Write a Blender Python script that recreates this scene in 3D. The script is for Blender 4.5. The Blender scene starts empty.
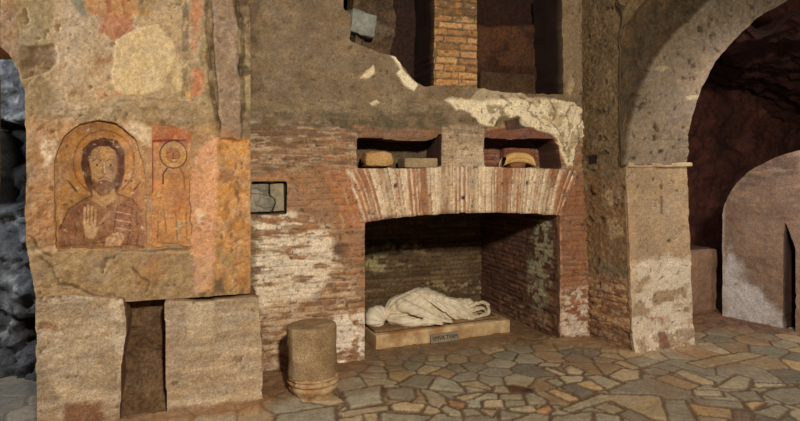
import bpy, bmesh, math
import numpy as np
from mathutils import Vector, Matrix

# ------------------------------------------------------------------ camera, light, exposure
SC = bpy.context.scene
COL = SC.collection
F_PX, CX, HZ = 570.0, 400.0, 172.0
YAW = math.radians(18.4)
CAM = np.array([0.0, 0.0, 1.6])
cam_data = bpy.data.cameras.new('camera'); cam = bpy.data.objects.new('camera', cam_data); COL.objects.link(cam)
cam.location = CAM; cam.rotation_euler = (math.pi/2, 0, -YAW)
cam_data.sensor_width = 36; cam_data.lens = F_PX/800*36
cam_data.shift_y = -(210.5-HZ)/800; cam_data.clip_start = .05
SC.camera = cam
SC.view_settings.view_transform = 'Standard'; SC.view_settings.look = 'None'
SC.view_settings.gamma = 1.0; SC.view_settings.use_curve_mapping = False
SC.view_settings.exposure = 0.0
world = bpy.data.worlds.new('world'); SC.world = world; world.use_nodes = True
world.node_tree.nodes['Background'].inputs[0].default_value = (1.0, .86, .70, 1)
world.node_tree.nodes['Background'].inputs[1].default_value = .07

def area(name, loc, target, size, power, color):
    d = bpy.data.lights.new(name, 'AREA'); d.shape = 'DISK'; d.size = size; d.energy = power; d.color = color
    o = bpy.data.objects.new(name, d); COL.objects.link(o); o.location = loc
    o.rotation_euler = (Vector(target)-Vector(loc)).to_track_quat('-Z', 'Y').to_euler()
    return o
area('key_lamp', (.60, -1.1, 3.2), (1.7, 4.6, 1.2), .35, 325, (1, .95, .87))
area('tunnel_daylight', (-2.7, 3.7, 2.6), (-1.7, 5.6, 1.5), .3, 120, (.84, .90, 1))
area('passage_lamp', (4.62, 3.2, 2.5), (5.5, 4.5, .6), .25, 26, (.93, .92, 1))

# ------------------------------------------------------------------ numpy helpers
def ray(px, py):
    a = (px-CX)/F_PX
    return np.array([a*math.cos(YAW)+math.sin(YAW), -a*math.sin(YAW)+math.cos(YAW), -(py-HZ)/F_PX])
def S(r, g, b):
    c = np.array([r, g, b], float)/255
    return np.where(c <= .04045, c/12.92, ((c+.055)/1.055)**2.4)
def hsh(x, y, s=0):
    h = (x.astype(np.int64)*374761393 + y.astype(np.int64)*668265263 + int(s)*974634777) & 0xffffffff
    h = ((h ^ (h >> 13))*1274126177) & 0xffffffff
    h = h ^ (h >> 16)
    return (h & 0xffffff)/float(0xffffff)
def vn(x, y, s=0):
    xi = np.floor(x); yi = np.floor(y); fx = x-xi; fy = y-yi
    fx = fx*fx*(3-2*fx); fy = fy*fy*(3-2*fy)
    a = hsh(xi, yi, s); b = hsh(xi+1, yi, s); c = hsh(xi, yi+1, s); d = hsh(xi+1, yi+1, s)
    return (a*(1-fx)+b*fx)*(1-fy)+(c*(1-fx)+d*fx)*fy
def fbm(x, y, o=4, s=0):
    r = 0; a = .5; t = 0
    for i in range(o):
        r = r+a*vn(x*2**i+i*17.3, y*2**i+i*9.1, s+i); t += a; a *= .55
    return (r/t-.5)*2
def ss(a, b, x):
    t = np.clip((x-a)/(b-a), 0, 1); return t*t*(3-2*t)
def polysd(x, y, P):
    P = np.asarray(P, float); d = np.full(x.shape, 1e9); ins = np.zeros(x.shape, bool); n = len(P)
    for i in range(n):
        ax, ay = P[i]; bx, by = P[(i+1) % n]; ex, ey = bx-ax, by-ay
        wx, wy = x-ax, y-ay
        t = np.clip((wx*ex+wy*ey)/(ex*ex+ey*ey+1e-12), 0, 1)
        d = np.minimum(d, (wx-ex*t)**2+(wy-ey*t)**2)
        c = ((ay > y) != (by > y))
        if abs(ey) > 1e-12: ins ^= c & (x < ex*(y-ay)/ey+ax)
    d = np.sqrt(d); return np.where(ins, -d, d)
def linesd(x, y, P):
    d = np.full(x.shape, 1e9)
    for i in range(len(P)-1):
        ax, ay = P[i]; bx, by = P[i+1]; ex, ey = bx-ax, by-ay
        wx, wy = x-ax, y-ay
        t = np.clip((wx*ex+wy*ey)/(ex*ex+ey*ey+1e-12), 0, 1)
        d = np.minimum(d, (wx-ex*t)**2+(wy-ey*t)**2)
    return np.sqrt(d)

# ------------------------------------------------------------------ materials
MATS = {}
def mat(name, rough=.9, s1=45, b1=.5, d1=.006, lo=.78, hi=1.2, color=None, spec=.25):
    if name in MATS: return MATS[name]
    m = bpy.data.materials.new(name); m.use_nodes = True; nt = m.node_tree; N = nt.nodes; L = nt.links
    bs = N['Principled BSDF']; bs.inputs['Roughness'].default_value = rough
    bs.inputs['Specular IOR Level'].default_value = spec
    tc = N.new('ShaderNodeTexCoord')
    n1 = N.new('ShaderNodeTexNoise'); n1.inputs['Scale'].default_value = s1; n1.inputs['Detail'].default_value = 6; n1.inputs['Roughness'].default_value = .7
    L.new(tc.outputs['Object'], n1.inputs['Vector'])
    mr = N.new('ShaderNodeMapRange'); mr.inputs[1].default_value = .32; mr.inputs[2].default_value = .68
    mr.inputs[3].default_value = lo; mr.inputs[4].default_value = hi
    L.new(n1.outputs['Fac'], mr.inputs[0])
    mx = N.new('ShaderNodeMix'); mx.data_type = 'RGBA'; mx.blend_type = 'MULTIPLY'; mx.inputs[0].default_value = 1
    if color is None:
        at = N.new('ShaderNodeAttribute'); at.attribute_name = 'Col'; L.new(at.outputs['Color'], mx.inputs[6])
    else:
        n2 = N.new('ShaderNodeTexNoise'); n2.inputs['Scale'].default_value = 6; n2.inputs['Detail'].default_value = 4
        L.new(tc.outputs['Object'], n2.inputs['Vector'])
        cr = N.new('ShaderNodeValToRGB'); cr.color_ramp.elements[0].position = .35; cr.color_ramp.elements[1].position = .65
        cr.color_ramp.elements[0].color = (*color[0], 1); cr.color_ramp.elements[1].color = (*color[1], 1)
        L.new(n2.outputs['Fac'], cr.inputs[0]); L.new(cr.outputs[0], mx.inputs[6])
    L.new(mr.outputs[0], mx.inputs[7]); L.new(mx.outputs[2], bs.inputs['Base Color'])
    bp = N.new('ShaderNodeBump'); bp.inputs['Strength'].default_value = b1; bp.inputs['Distance'].default_value = d1
    L.new(n1.outputs['Fac'], bp.inputs['Height']); L.new(bp.outputs[0], bs.inputs['Normal'])
    MATS[name] = m; return m

M_PLASTER = lambda: mat('weathered_plaster', .9, 75, .8, .009, .62, 1.38)
M_ROCK = lambda: mat('rough_tufa', .95, 42, 1.0, .02, .5, 1.5)
M_FRESCO = lambda: mat('fresco_plaster', .8, 95, .7, .006, .68, 1.32)
M_FLOOR = lambda: mat('flagstone', .6, 60, .45, .006, .72, 1.28, spec=.45)

def tag(o, label=None, cat=None, group=None, kind=None):
    if label: o['label'] = label
    if cat: o['category'] = cat
    if group: o['group'] = group
    if kind: o['kind'] = kind
    return o
def empty(name, loc, rz=0):
    o = bpy.data.objects.new(name, None); COL.objects.link(o); o.location = loc; o.rotation_euler = (0, 0, rz); return o
def mesh_obj(name, verts, faces, m, parent=None, cols=None, smooth=True):
    me = bpy.data.meshes.new(name); me.from_pydata([tuple(v) for v in verts], [], [tuple(f) for f in faces]); me.update()
    if cols is not None:
        at = me.color_attributes.new('Col', 'FLOAT_COLOR', 'POINT')
        c = np.ones((len(verts), 4), np.float32); c[:, :3] = cols; at.data.foreach_set('color', c.ravel())
    me.polygons.foreach_set('use_smooth', [smooth]*len(me.polygons)); me.materials.append(m)
    o = bpy.data.objects.new(name, me); COL.objects.link(o)
    if parent is not None: o.parent = parent
    return o

# ------------------------------------------------------------------ relief sheets: masonry surfaces with real height and thickness
class Sheet:
    def __init__(s, O, eu, ev, u, v, res=.01, base=(130, 105, 75), seed=1):
        s.O = np.array(O, float); s.eu = np.array(eu, float); s.ev = np.array(ev, float); s.n = np.cross(s.eu, s.ev)
        nu = int((u[1]-u[0])/res)+1; nv = int((v[1]-v[0])/res)+1
        s.U, s.V = np.meshgrid(np.linspace(u[0], u[1], nu), np.linspace(v[0], v[1], nv))
        s.C = np.empty(s.U.shape+(3,)); s.C[:] = S(*base); s.H = np.zeros(s.U.shape); s.M = np.ones(s.U.shape, bool); s.seed = seed
    def q(s, P):
        out = []
        for px, py in P:
            d = ray(px, py); t = np.dot(s.O-CAM, s.n)/np.dot(d, s.n); p = CAM+d*t-s.O
            out.append((np.dot(p, s.eu), np.dot(p, s.ev)))
        return out
    def sel(s, P, pad):
        P = np.array(P); a = P.min(0)-pad; b = P.max(0)+pad
        u = s.U[0]; v = s.V[:, 0]
        i0, i1 = np.searchsorted(u, [a[0], b[0]]); j0, j1 = np.searchsorted(v, [a[1], b[1]])
        return (slice(j0, j1), slice(i0, i1))
    def paint(s, P, col, op=1, soft=.015, warp=.02, ws=8, dh=0, ns=None, cover=.5, edge=.12, uv=False, line=None, seed=None):
        P = P if uv else s.q(P); w = s.sel(P, soft+warp*1.5+.03+(line or 0)); u = s.U[w]; v = s.V[w]
        if u.size == 0: return
        sd_ = seed if seed is not None else int(abs(P[0][0]*977+P[0][1]*331)) % 991
        uu = u+warp*fbm(u*ws, v*ws, 4, sd_+3); vv = v+warp*fbm(u*ws, v*ws, 4, sd_+11)
        d = linesd(uu, vv, P)-line/2 if line else polysd(uu, vv, P)
        m = ss(soft, -soft, d)*op
        if ns:
            f = fbm(u*ns[0], v*ns[1], 4, sd_+29); m = m*ss(-edge, edge, f-(1-2*cover)*.5)
        if col is not None: s.C[w] = s.C[w]*(1-m[..., None])+S(*col)*m[..., None]
        s.H[w] += m*dh
    def mottle(s, ns, amt, seed=5, o=4, tint=None):
        f = fbm(s.U*ns[0], s.V*ns[1], o, seed)
        if tint is None: s.C *= (1+amt*f)[..., None]
        else:
            m = np.clip(f, 0, 1)*amt; s.C = s.C*(1-m[..., None])+S(*tint)*m[..., None]
    def rough(s, ns, amp, seed=9, o=5): s.H += amp*fbm(s.U*ns, s.V*ns, o, seed)
    def pits(s, ns, thr, depth, seed=21, col=None):
        f = fbm(s.U*ns, s.V*ns, 3, seed); m = ss(thr, thr+.12, f); s.H -= depth*m
        if col: s.C = s.C*(1-.7*m[..., None])+S(*col)*.7*m[..., None]
    def brick(s, P, pal, mortar, rh=.055, bl=.26, mw=.011, warp=.012, soft=.02, pw=.03, op=1, hgt=.008, seed=3, vert=False, uv=False, mix=.85):
        P = P if uv else s.q(P); w = s.sel(P, soft+pw+.05); u = s.U[w]; v = s.V[w]
        if u.size == 0: return
        d = polysd(u+pw*fbm(u*7, v*7, 3, seed+50), v+pw*fbm(u*7, v*7, 3, seed+60), P); m = ss(soft, -soft, d)*op
        a, b = (v, u) if vert else (u, v)
        if vert: b = b+.12*(u-np.mean([p[0] for p in P]))*(v-np.min(v))
        b2 = b+warp*fbm(u*3, v*5, 3, seed); row = np.floor(b2/rh); fr = (b2/rh-row)
        a2 = a+warp*fbm(u*9, v*9, 2, seed+5); x = a2/bl+hsh(row, row*0, seed)*7; c = np.floor(x); fu = x-c
        rid = hsh(row, c, seed+1); rid2 = hsh(row, c, seed+2)
        e = np.minimum(np.minimum(fr, 1-fr)*rh, np.minimum(fu, 1-fu)*bl)-mw*(.5+.6*fbm(u*30, v*30, 3, seed+7)+.25*fbm(u*5, v*5, 2, seed+8))
        bm = ss(-.002, .004, e)*mix
        k = rid*(len(pal)-1); i = np.floor(k).astype(int); i = np.clip(i, 0, len(pal)-2); f = (k-i)[..., None]
        PL = np.array([S(*c_) for c_ in pal]); bc = PL[i]*(1-f)+PL[i+1]*f
        bc = bc*(1+.35*fbm(u*25, v*50, 3, seed+9))[..., None]
        mc = S(*mortar)*(1+.3*fbm(u*20, v*40, 3, seed+12))[..., None]
        c_ = bc*bm[..., None]+mc*(1-bm[..., None])
        s.C[w] = s.C[w]*(1-m[..., None])+c_*m[..., None]
        s.H[w] += m*(hgt*bm+(rid2-.5)*hgt*1.1*bm-(rid2 > .93)*hgt*1.5*bm)
    def cut(s, P, warp=0, ws=8, uv=False, seed=1):
        P = P if uv else s.q(P)
        uu = s.U+warp*fbm(s.U*ws, s.V*ws, 4, seed); vv = s.V+warp*fbm(s.U*ws, s.V*ws, 4, seed+7)
        s.M &= polysd(uu, vv, P) > 0
    def build(s, name, m, depth=.1, skcol=(80, 58, 38), parent=None, bulge=None, depthf=None, smooth=4, gain=1.0, grit=.16, skf=None):
        fg = fbm(s.U*55, s.V*62, 3, s.seed+91); fm = .55*fbm(s.U*20, s.V*24, 3, s.seed+92)
        s.C = s.C*(gain*(1+grit*1.3*fg+grit*fm))[..., None]; s.H = s.H+.0022*fg+.002*fm
        lum = s.C.mean(-1, keepdims=True); s.C = lum+(s.C-lum)*(1-.2*np.clip(fbm(s.U*11, s.V*13, 4, s.seed+93)+.25, 0, 1))[..., None]
        if bulge is not None: s.H = s.H+bulge
        pos = s.O+s.U[..., None]*s.eu+s.V[..., None]*s.ev+s.H[..., None]*s.n
        nv, nu = s.U.shape; idx = np.arange(nv*nu).reshape(nv, nu)
        q = np.stack([idx[:-1, :-1], idx[:-1, 1:], idx[1:, 1:], idx[1:, :-1]], -1)
        mk = s.M[:-1, :-1] & s.M[:-1, 1:] & s.M[1:, 1:] & s.M[1:, :-1]
        q = q[mk]
        used, inv = np.unique(q.ravel(), return_inverse=True); q = inv.reshape(-1, 4)
        V = pos.reshape(-1, 3)[used]; C = np.clip(s.C.reshape(-1, 3)[used], .002, .95); Uf = s.U.ravel()[used]; Vf = s.V.ravel()[used]
        if depth or depthf:
            E = np.concatenate([q[:, [0, 1]], q[:, [1, 2]], q[:, [2, 3]], q[:, [3, 0]]]); n = len(V)
            key = E[:, 0]*n+E[:, 1]; rk = E[:, 1]*n+E[:, 0]; B = E[~np.isin(key, rk)]
            bu, bi = np.unique(B.ravel(), return_inverse=True); B = bi.reshape(-1, 2); k = len(bu)
            for _ in range(smooth):
                acc = np.zeros((k, 3)); cn = np.zeros(k)
                np.add.at(acc, B[:, 0], V[bu[B[:, 1]]]); np.add.at(acc, B[:, 1], V[bu[B[:, 0]]]); np.add.at(cn, B[:, 0], 1); np.add.at(cn, B[:, 1], 1)
                V[bu] = V[bu]*.4+acc/cn[:, None]*.6
            dd = np.full(k, depth, float) if depthf is None else np.array([depthf(a, b) for a, b in zip(Uf[bu], Vf[bu])])
            layers = [V[bu]]; nl = 5
            for j in range(1, nl+1):
                t = j/nl; p = V[bu]-np.outer(dd*t, s.n)
                jit = (fbm(Uf[bu]*5+j*1.3, Vf[bu]*5+j*1.7, 2, 77)*.018)
                p = p+np.outer(jit, s.eu)*(j < nl)+np.outer(jit, s.ev)*(j < nl)
                layers.append(p)
            sc = (np.array([S(*skf(a, b)) for a, b in zip(Uf[bu], Vf[bu])]) if skf else S(*skcol))*(1+.3*fbm(Uf[bu]*12, Vf[bu]*12, 3, 31))[:, None]
            Vn = [V]; Cn = [C]; Fn = [q]; base = n
            for j, p in enumerate(layers):
                Vn.append(p); Cn.append(C[bu]*.5+sc*.5 if j == 0 else sc)
                if j: Fn.append(np.stack([B[:, 1]+base-k, B[:, 0]+base-k, B[:, 0]+base, B[:, 1]+base], -1))
                base += k
            V = np.concatenate(Vn); C = np.clip(np.concatenate(Cn), .002, .95); q = np.concatenate(Fn)
        me = bpy.data.meshes.new(name); me.vertices.add(len(V)); me.vertices.foreach_set('co', V.ravel().astype(np.float32))
        me.loops.add(q.size); me.loops.foreach_set('vertex_index', q.ravel().astype(np.int32))
        me.polygons.add(len(q)); me.polygons.foreach_set('loop_start', np.arange(0, q.size, 4, dtype=np.int32))
        me.polygons.foreach_set('loop_total', np.full(len(q), 4, np.int32)); me.polygons.foreach_set('use_smooth', np.ones(len(q), bool))
        me.update(calc_edges=True); me.validate()
        at = me.color_attributes.new('Col', 'FLOAT_COLOR', 'POINT'); c4 = np.ones((len(V), 4), np.float32); c4[:, :3] = C
        at.data.foreach_set('color', c4.ravel()); me.materials.append(m)
        o = bpy.data.objects.new(name, me); COL.objects.link(o)
        if parent is not None: o.parent = parent
        return o
X, Y, Z = (1, 0, 0), (0, 1, 0), (0, 0, 1)
def front(y, u, v, **k): return Sheet((0, y, 0), X, Z, u, v, **k)          # faces the viewer (-Y)
def facing_left(x, y, v, **k): return Sheet((x, 0, 0), (0, -1, 0), Z, (-y[1], -y[0]), v, **k)   # faces -X
def facing_right(x, y, v, **k): return Sheet((x, 0, 0), Y, Z, y, v, **k)   # faces +X
def R(x0, y0, x1, y1): return [(x0, y0), (x1, y0), (x1, y1), (x0, y1)]

# ================================================================== SETTING
WY = 4.6     # brick wall with the niche
# ---- floor
fl = Sheet((0, 0, 0), X, Y, (-3.2, 7.2), (2.2, 6.9), res=.0135, base=(88, 68, 44))
T1 = (260, 350, .175); T2 = (380, 350, .175); T3 = (500, 350, .175); T4 = (620, 350, .225)
G1, G2, G3, TN, TO, OR, DG = (134, 122, 96), (126, 112, 88), (148, 131, 100), (152, 129, 93), (156, 126, 84), (150, 108, 70), (96, 84, 68)
stones = [
 (T1, G1, [(470,245),(695,205),(695,290),(720,305),(515,340)]), (T1, G1, [(100,375),(430,325),(435,430),(80,430)]),
 (T1, TN, [(435,360),(735,318),(740,345),(475,390)]), (T1, TN, [(245,300),(380,232),(490,300),(400,322)]),
 (T2, G2, [(25,225),(190,215),(205,270),(170,292),(60,285)]), (T2, G1, [(95,205),(200,145),(320,150),(265,225),(200,218)]),
 (T2, G1, [(320,150),(430,185),(495,250),(380,240),(275,228)]), (T2, G1, [(480,210),(620,235),(500,250)]),
 (T2, TN, [(420,270),(620,240),(480,298)]), (T2, TN, [(60,320),(130,300),(265,315),(230,360),(85,350)]),
 (T2, TN, [(270,318),(345,340),(350,360),(300,375),(240,365)]), (T2, G3, [(345,340),(370,315),(465,360),(470,385),(400,380)]),
 (T2, G1, [(0,360),(130,370),(300,380),(240,420),(0,420)]), (T2, OR, [(385,280),(495,310),(480,335),(400,320)]),
 (T2, TN, [(590,290),(700,288),(710,330),(590,330)]), (T2, G1, [(460,345),(540,340),(600,375),(490,380)]),
 (T2, TN, [(560,340),(670,345),(640,385)]), (T2, G3, [(650,210),(720,210),(755,250),(650,245)]),
 (T3, (48, 14, 10), [(35,210),(65,205),(180,225),(195,245),(70,250)]), (T3, G3, [(0,255),(130,255),(135,288),(0,285)]),
 (T3, G3, [(25,290),(145,290),(150,320),(35,330)]), (T3, G1, [(140,255),(185,250),(270,290),(265,315),(160,320)]),
 (T3, G3, [(45,335),(190,320),(215,350),(180,362),(60,350)]), (T3, G1, [(0,345),(150,370),(60,400),(0,405)]),
 (T3, OR, [(205,350),(280,318),(300,345),(270,375),(215,365)]), (T3, TO, [(265,240),(310,225),(460,285),(400,300)]),
 (T3, DG, [(345,215),(430,200),(545,245),(470,278)]), (T3, TO, [(425,200),(510,175),(605,230),(540,235)]),
 (T3, G3, [(490,155),(560,145),(700,195),(610,228)]), (T3, G3, [(345,340),(585,250),(640,290),(400,360)]),
 (T3, G3, [(335,155),(485,150),(475,180),(375,198)]), (T3, TN, [(365,110),(400,90),(485,125),(470,145),(390,140)]),
 (T3, TN, [(250,110),(270,100),(385,145),(340,150)]), (T3, G2, [(360,50),(410,20),(520,45),(540,75),(400,72)]),
 (T3, TN, [(650,75),(690,62),(800,105),(760,118)]), (T3, G1, [(300,385),(525,355),(525,415),(290,415)]),
 (T3, G1, [(540,360),(690,385),(690,415),(540,415)]), (T3, TN, [(535,330),(600,300),(710,340),(650,375)]),
 (T3, TN, [(210,95),(240,75),(350,80),(340,98)]), (T3, G2, [(260,180),(320,165),(365,195),(330,215)]),
 (T3, TN, [(620,150),(700,110),(800,120),(800,165),(700,185)]),
 (T4, TN, [(-100,200),(130,203),(180,212),(215,320),(150,312)]), (T4, G1, [(195,225),(285,225),(345,320),(217,320)]),
 (T4, TO, [(300,242),(500,270),(500,310),(340,290)]), (T4, TO, [(150,130),(210,110),(355,160),(300,180)]),
 (T4, TN, [(240,105),(270,90),(420,145),(420,160),(360,155)]), (T4, G2, [(95,90),(160,80),(225,100),(200,112),(130,112)]),
 (T4, G3, [(320,180),(450,185),(460,210),(330,205)]), (T4, G3, [(425,170),(520,112),(580,130),(575,165),(560,180)]),
 (T4, G2, [(480,190),(600,185),(640,225),(550,228)]), (T4, G1, [(630,195),(700,170),(800,170),(830,230),(750,250)]),
 (T4, G1, [(590,280),(700,245),(760,265),(700,310)]), (T4, TO, [(550,240),(590,232),(650,238),(590,272)]),
 (T4, G2, [(315,218),(540,235),(560,265),(340,245)]), (T4, DG, [(505,270),(580,275),(585,320),(505,320)]),
 (T4, G3, [(590,150),(790,155),(700,165),(600,172)]), (T4, TN, [(300,60),(430,30),(560,10),(650,25),(500,60),(380,85)]),
]
rng = np.random.default_rng(7)
U, V = fl.U, fl.V
seeds = []
for i in range(26000):
    p = rng.uniform((-3.2, 2.2), (7.2, 6.9)); r = (.10 if 1.2 < p[0] < 3.3 and 3.7 < p[1] < 4.7 else .155)+.12*((math.sin(p[0]*3.1)+math.cos(p[1]*2.3))*.25+.5)
    if len(seeds) > 1900: break
    if all((p[0]-s_[0])**2+(p[1]-s_[1])**2 > r*r for s_ in seeds): seeds.append(p)
seeds = np.array(seeds)
wu = U+.02*fbm(U*5, V*5, 3, 4); wv = V+.02*fbm(U*5, V*5, 3, 8)
polys = []
for (tx, ty, k), c, P in stones:
    q_ = np.array(fl.q([(tx+a*k, ty+b*k) for a, b in P])); polys.append((q_, c))
keep = np.ones(len(seeds), bool)
for q_, c in polys: keep &= polysd(seeds[:, 0], seeds[:, 1], q_) > .03
seeds = seeds[keep]
F1 = np.full(U.shape, 1e9); F2 = np.full(U.shape, 1e9); I1 = np.zeros(U.shape, int); I2 = np.zeros(U.shape, int)
for k, (sx, sy) in enumerate(seeds):
    w = fl.sel([(sx, sy)], .65)
    d = (wu[w]-sx)**2+(wv[w]-sy)**2
    a = d < F1[w]; b = (~a) & (d < F2[w])
    F2[w] = np.where(a, F1[w], np.where(b, d, F2[w])); I2[w] = np.where(a, I1[w], np.where(b, k, I2[w]))
    F1[w] = np.where(a, d, F1[w]); I1[w] = np.where(a, k, I1[w])
sp = np.sqrt(((seeds[I1]-seeds[I2])**2).sum(-1))+1e-6
bd = (F2-F1)/(2*sp)
rid = hsh(I1, I1*0, 5); rid2 = hsh(I1, I1*0, 6)
pal = np.array([S(*c) for c in (G1, TN, G2, TO, G3, (136, 110, 76), TN, (110, 98, 78), G1, (140, 114, 78))])
C0 = pal[(rid*9.99).astype(int)]
TD = np.full(U.shape, 1e9); TC = np.zeros(U.shape+(3,)); TR = np.zeros(U.shape)
for q_, c in polys:
    w = fl.sel(q_, .06); d = polysd(U[w]+.008*fbm(U[w]*9, V[w]*9, 3, 2), V[w]+.008*fbm(U[w]*9, V[w]*9, 3, 12), q_)
    k = d < TD[w]; x_ = TC[w]; x_[k] = S(*c); TC[w] = x_; x_ = TR[w]; x_[k] = (abs(q_[0][0])*7.7) % 1; TR[w] = x_; TD[w] = np.where(k, d, TD[w])
near = TD < .020; bd = np.where(near, -TD+.003, bd); C0 = np.where(near[..., None], TC, C0); rid2 = np.where(near, TR, rid2)
gap = bd-(.0088+.006*fbm(U*12, V*12, 3, 3))
sm = ss(-.003, .006, gap)
C0 = C0*(1+.20*fbm(U*9, V*9, 4, 14)+.15*fbm(U*40, V*40, 3, 15))[..., None]*(.82+.36*rid2)[..., None]
dirt = ss(-.05, .5, fbm(U*2.2, V*2.2, 4, 18))
C0 = C0*(1-.45*dirt[..., None])+S(120, 84, 50)*.45*dirt[..., None]
mort = S(92, 70, 46)*(1+.4*fbm(U*30, V*30, 3, 19))[..., None]
fl.C = mort*(1-sm[..., None])+C0*sm[..., None]
fl.H = .010*sm+.005*(rid2-.5)*sm+.003*fbm(U*6, V*6, 4, 20)
# earth and rubble banked against the wall feet
def bank(P, hgt, col=(112, 80, 50), soft=.12, op=.9):
    fl.paint(P, col, op=op, soft=soft, warp=.10, ws=5, dh=hgt*.5, uv=True)
    fl.paint(P, (140, 105, 70), op=.5, soft=soft, warp=.1, ws=7, uv=True, ns=(14, 14), cover=.45)
    w = fl.sel(P, .2); m = ss(.1, -.05, polysd(U[w], V[w], P)); fl.H[w] += m*(.5*hgt+.012*fbm(U[w]*14, V[w]*14, 4, 40))
bank([(.3, 3.9), (1.0, 4.25), (1.3, 4.5), (1.2, 4.7), (.2, 4.7)], .03, (108, 74, 46))
bank([(1.2, 4.6), (3.2, 4.55), (3.2, 6.3), (1.2, 6.3)], .01, (116, 88, 56), soft=.2)
bank([(3.0, 4.5), (3.5, 4.05), (4.2, 4.0), (4.2, 4.1), (3.5, 4.7), (3.0, 4.7)], .03, (140, 108, 72), soft=.06)
bank([(-1.1, 3.7), (.35, 3.85), (.35, 4.1), (-1.1, 4.1)], .03, (120, 84, 50), soft=.08)
bank([(4.3, 4.7), (5.5, 4.1), (5.6, 5.2), (4.2, 5.2)], .02, (96, 62, 42), soft=.15)
fl.paint([(-3.2,3.6),(-1.05,3.6),(-1.05,6.9),(-3.2,6.9)], (74, 72, 66), op=.7, soft=.05, uv=True)  # tunnel floor: grey stone tint, darkened to stand for the missing light
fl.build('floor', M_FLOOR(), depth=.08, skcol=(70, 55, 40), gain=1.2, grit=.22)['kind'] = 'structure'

# ---- brick wall with the burial niche, the two small recesses and the big openings above
w = front(WY, (.18, 3.5), (-.04, 3.35), res=.0085, base=(129, 107, 79), seed=2)
w.mottle((5, 6), .35, 5); w.mottle((14, 14), .25, 6)
w.mottle((3, 4), .5, 8, tint=(154, 130, 98)); w.mottle((4, 7), .5, 12, tint=(108, 86, 60))
w.rough(6, .012); w.rough(25, .005, 19)
BR = [(142, 88, 54), (168, 110, 68), (118, 76, 50), (178, 124, 80), (150, 98, 60), (132, 88, 58)]
# lower brickwork
w.brick([(235,126),(600,126),(600,420),(235,420)], BR, (160, 132, 98), rh=.047, bl=.22, mw=.010, seed=11, soft=.02, pw=.03, warp=.022, mix=.8, hgt=.014)
w.mottle((6, 30), .22, 61); w.mottle((3, 22), .3, 62, tint=(156, 118, 80)); w.mottle((4, 16), .4, 63, tint=(104, 74, 48))
w.paint([(240,120),(360,122),(360,168),(330,172),(290,176),(240,178)], (104, 80, 58), op=.6, ns=(4, 22), cover=.6)
w.paint([(240,120),(360,122),(360,168),(240,178)], (184, 156, 122), op=.7, ns=(10, 45), cover=.28)
w.paint([(278,172),(330,165),(362,210),(362,262),(300,240),(286,215)], (160, 116, 78), op=.65, soft=.05, warp=.05)
w.paint([(322,172),(352,170),(364,224),(350,232)], (178, 112, 68), op=.55, soft=.03)
for i in range(9):
    x0 = 322+i*5; w.paint([(x0, 171), (x0+11, 200), (x0+17, 226)], (206, 176, 136) if i % 2 else (150, 84, 50), op=.4, soft=.012, line=.014, warp=.03, ns=(9, 9), cover=.6)
w.paint([(250,216),(292,212),(330,232),(336,262),(318,292),(290,306),(250,308)], (232, 208, 174), op=.92, ns=(7, 24), cover=.62, soft=.05, warp=.05)
w.paint([(262,228),(330,224),(346,270),(310,300),(262,290)], (216, 194, 162), op=.75, ns=(9, 30), cover=.45, soft=.05, seed=5)
w.paint([(250,290),(345,262),(362,300),(362,345),(262,352)], (206, 172, 132), op=.62, ns=(9, 34), cover=.42, soft=.05)
w.paint([(262,300),(300,296),(312,345),(292,372),(262,370)], (202, 170, 132), op=.7, ns=(12, 34), cover=.5, soft=.04, seed=9)
w.paint([(330,318),(366,310),(366,372),(336,370)], (234, 212, 184), op=.9, ns=(14, 20), cover=.6, soft=.04)
w.paint([(250,200),(256,200),(258,380),(250,380)], (96, 78, 56), op=.5, soft=.02)  # painted shadow line beside the edge of the projecting painted wall
w.paint(R(334, 244, 349, 256), (92, 66, 44), op=.8, soft=.02, dh=-.015, warp=.01)
w.paint([(262,245),(285,240),(290,250),(262,256)], (120, 96, 66), op=.5, ns=(10, 30), cover=.5)
w.paint([(336,190),(362,176),(362,260),(345,260)], (190, 128, 84), op=.4, soft=.04, ns=(8, 8), cover=.6)
# right jamb
w.paint([(556,176),(600,176),(600,345),(556,345)], (150, 88, 54), op=.5, soft=.02, ns=(8, 20), cover=.6)
w.paint([(556,176),(590,176),(592,270),(556,250)], (150, 98, 66), op=.55, soft=.03)
w.paint([(556,210),(561,210),(562,345),(556,345)], (196, 150, 116), op=.7, soft=.012, ns=(20, 20), cover=.65)  # pale strip paints the lit left edge of the jamb
w.paint([(560,290),(594,285),(594,335),(560,338)], (220, 196, 170), op=.85, ns=(16, 24), cover=.58, soft=.03)
w.paint([(584,176),(598,176),(598,345),(588,345)], (176, 130, 96), op=.5, soft=.01, ns=(20, 20), cover=.5)
# relieving arch of upright bricks
ARCH = [(346,169),(400,167),(460,165.5),(520,167),(578,171),(558,217),(520,214.5),(460,213.5),(410,216.5),(362,222)]
aq = np.array(w.q(ARCH)); ww = w.sel(aq, .05); u, v = w.U[ww], w.V[ww]
am = ss(.008, -.008, polysd(u+.012*fbm(u*12, v*12, 3, 71), v+.008*fbm(u*12, v*12, 3, 72), aq))
fan = (u-2.18)*(1-.34*np.clip((v-1.2), 0, 1)*np.abs((u-2.18))**1.2)+.004*fbm(u*9, v*6, 3, 73)
vr = fan/.040; vi = np.floor(vr); vf = vr-vi; r1 = hsh(vi, vi*0, 74); r2 = hsh(vi, vi*0, 75)
tone = fbm(vi*.31, v*2.2, 2, 76)
bc = S(164, 112, 76)*(1-ss(-.25, .25, tone+r1-.45)[..., None])+S(208, 176, 138)*ss(-.25, .25, tone+r1-.45)[..., None]
bc *= (.85+.3*r2+.3*fbm(u*35, v*9, 3, 77))[..., None]
jm = ss(.08, .28, np.minimum(vf, 1-vf)+.07*fbm(u*40, v*20, 3, 78))
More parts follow.
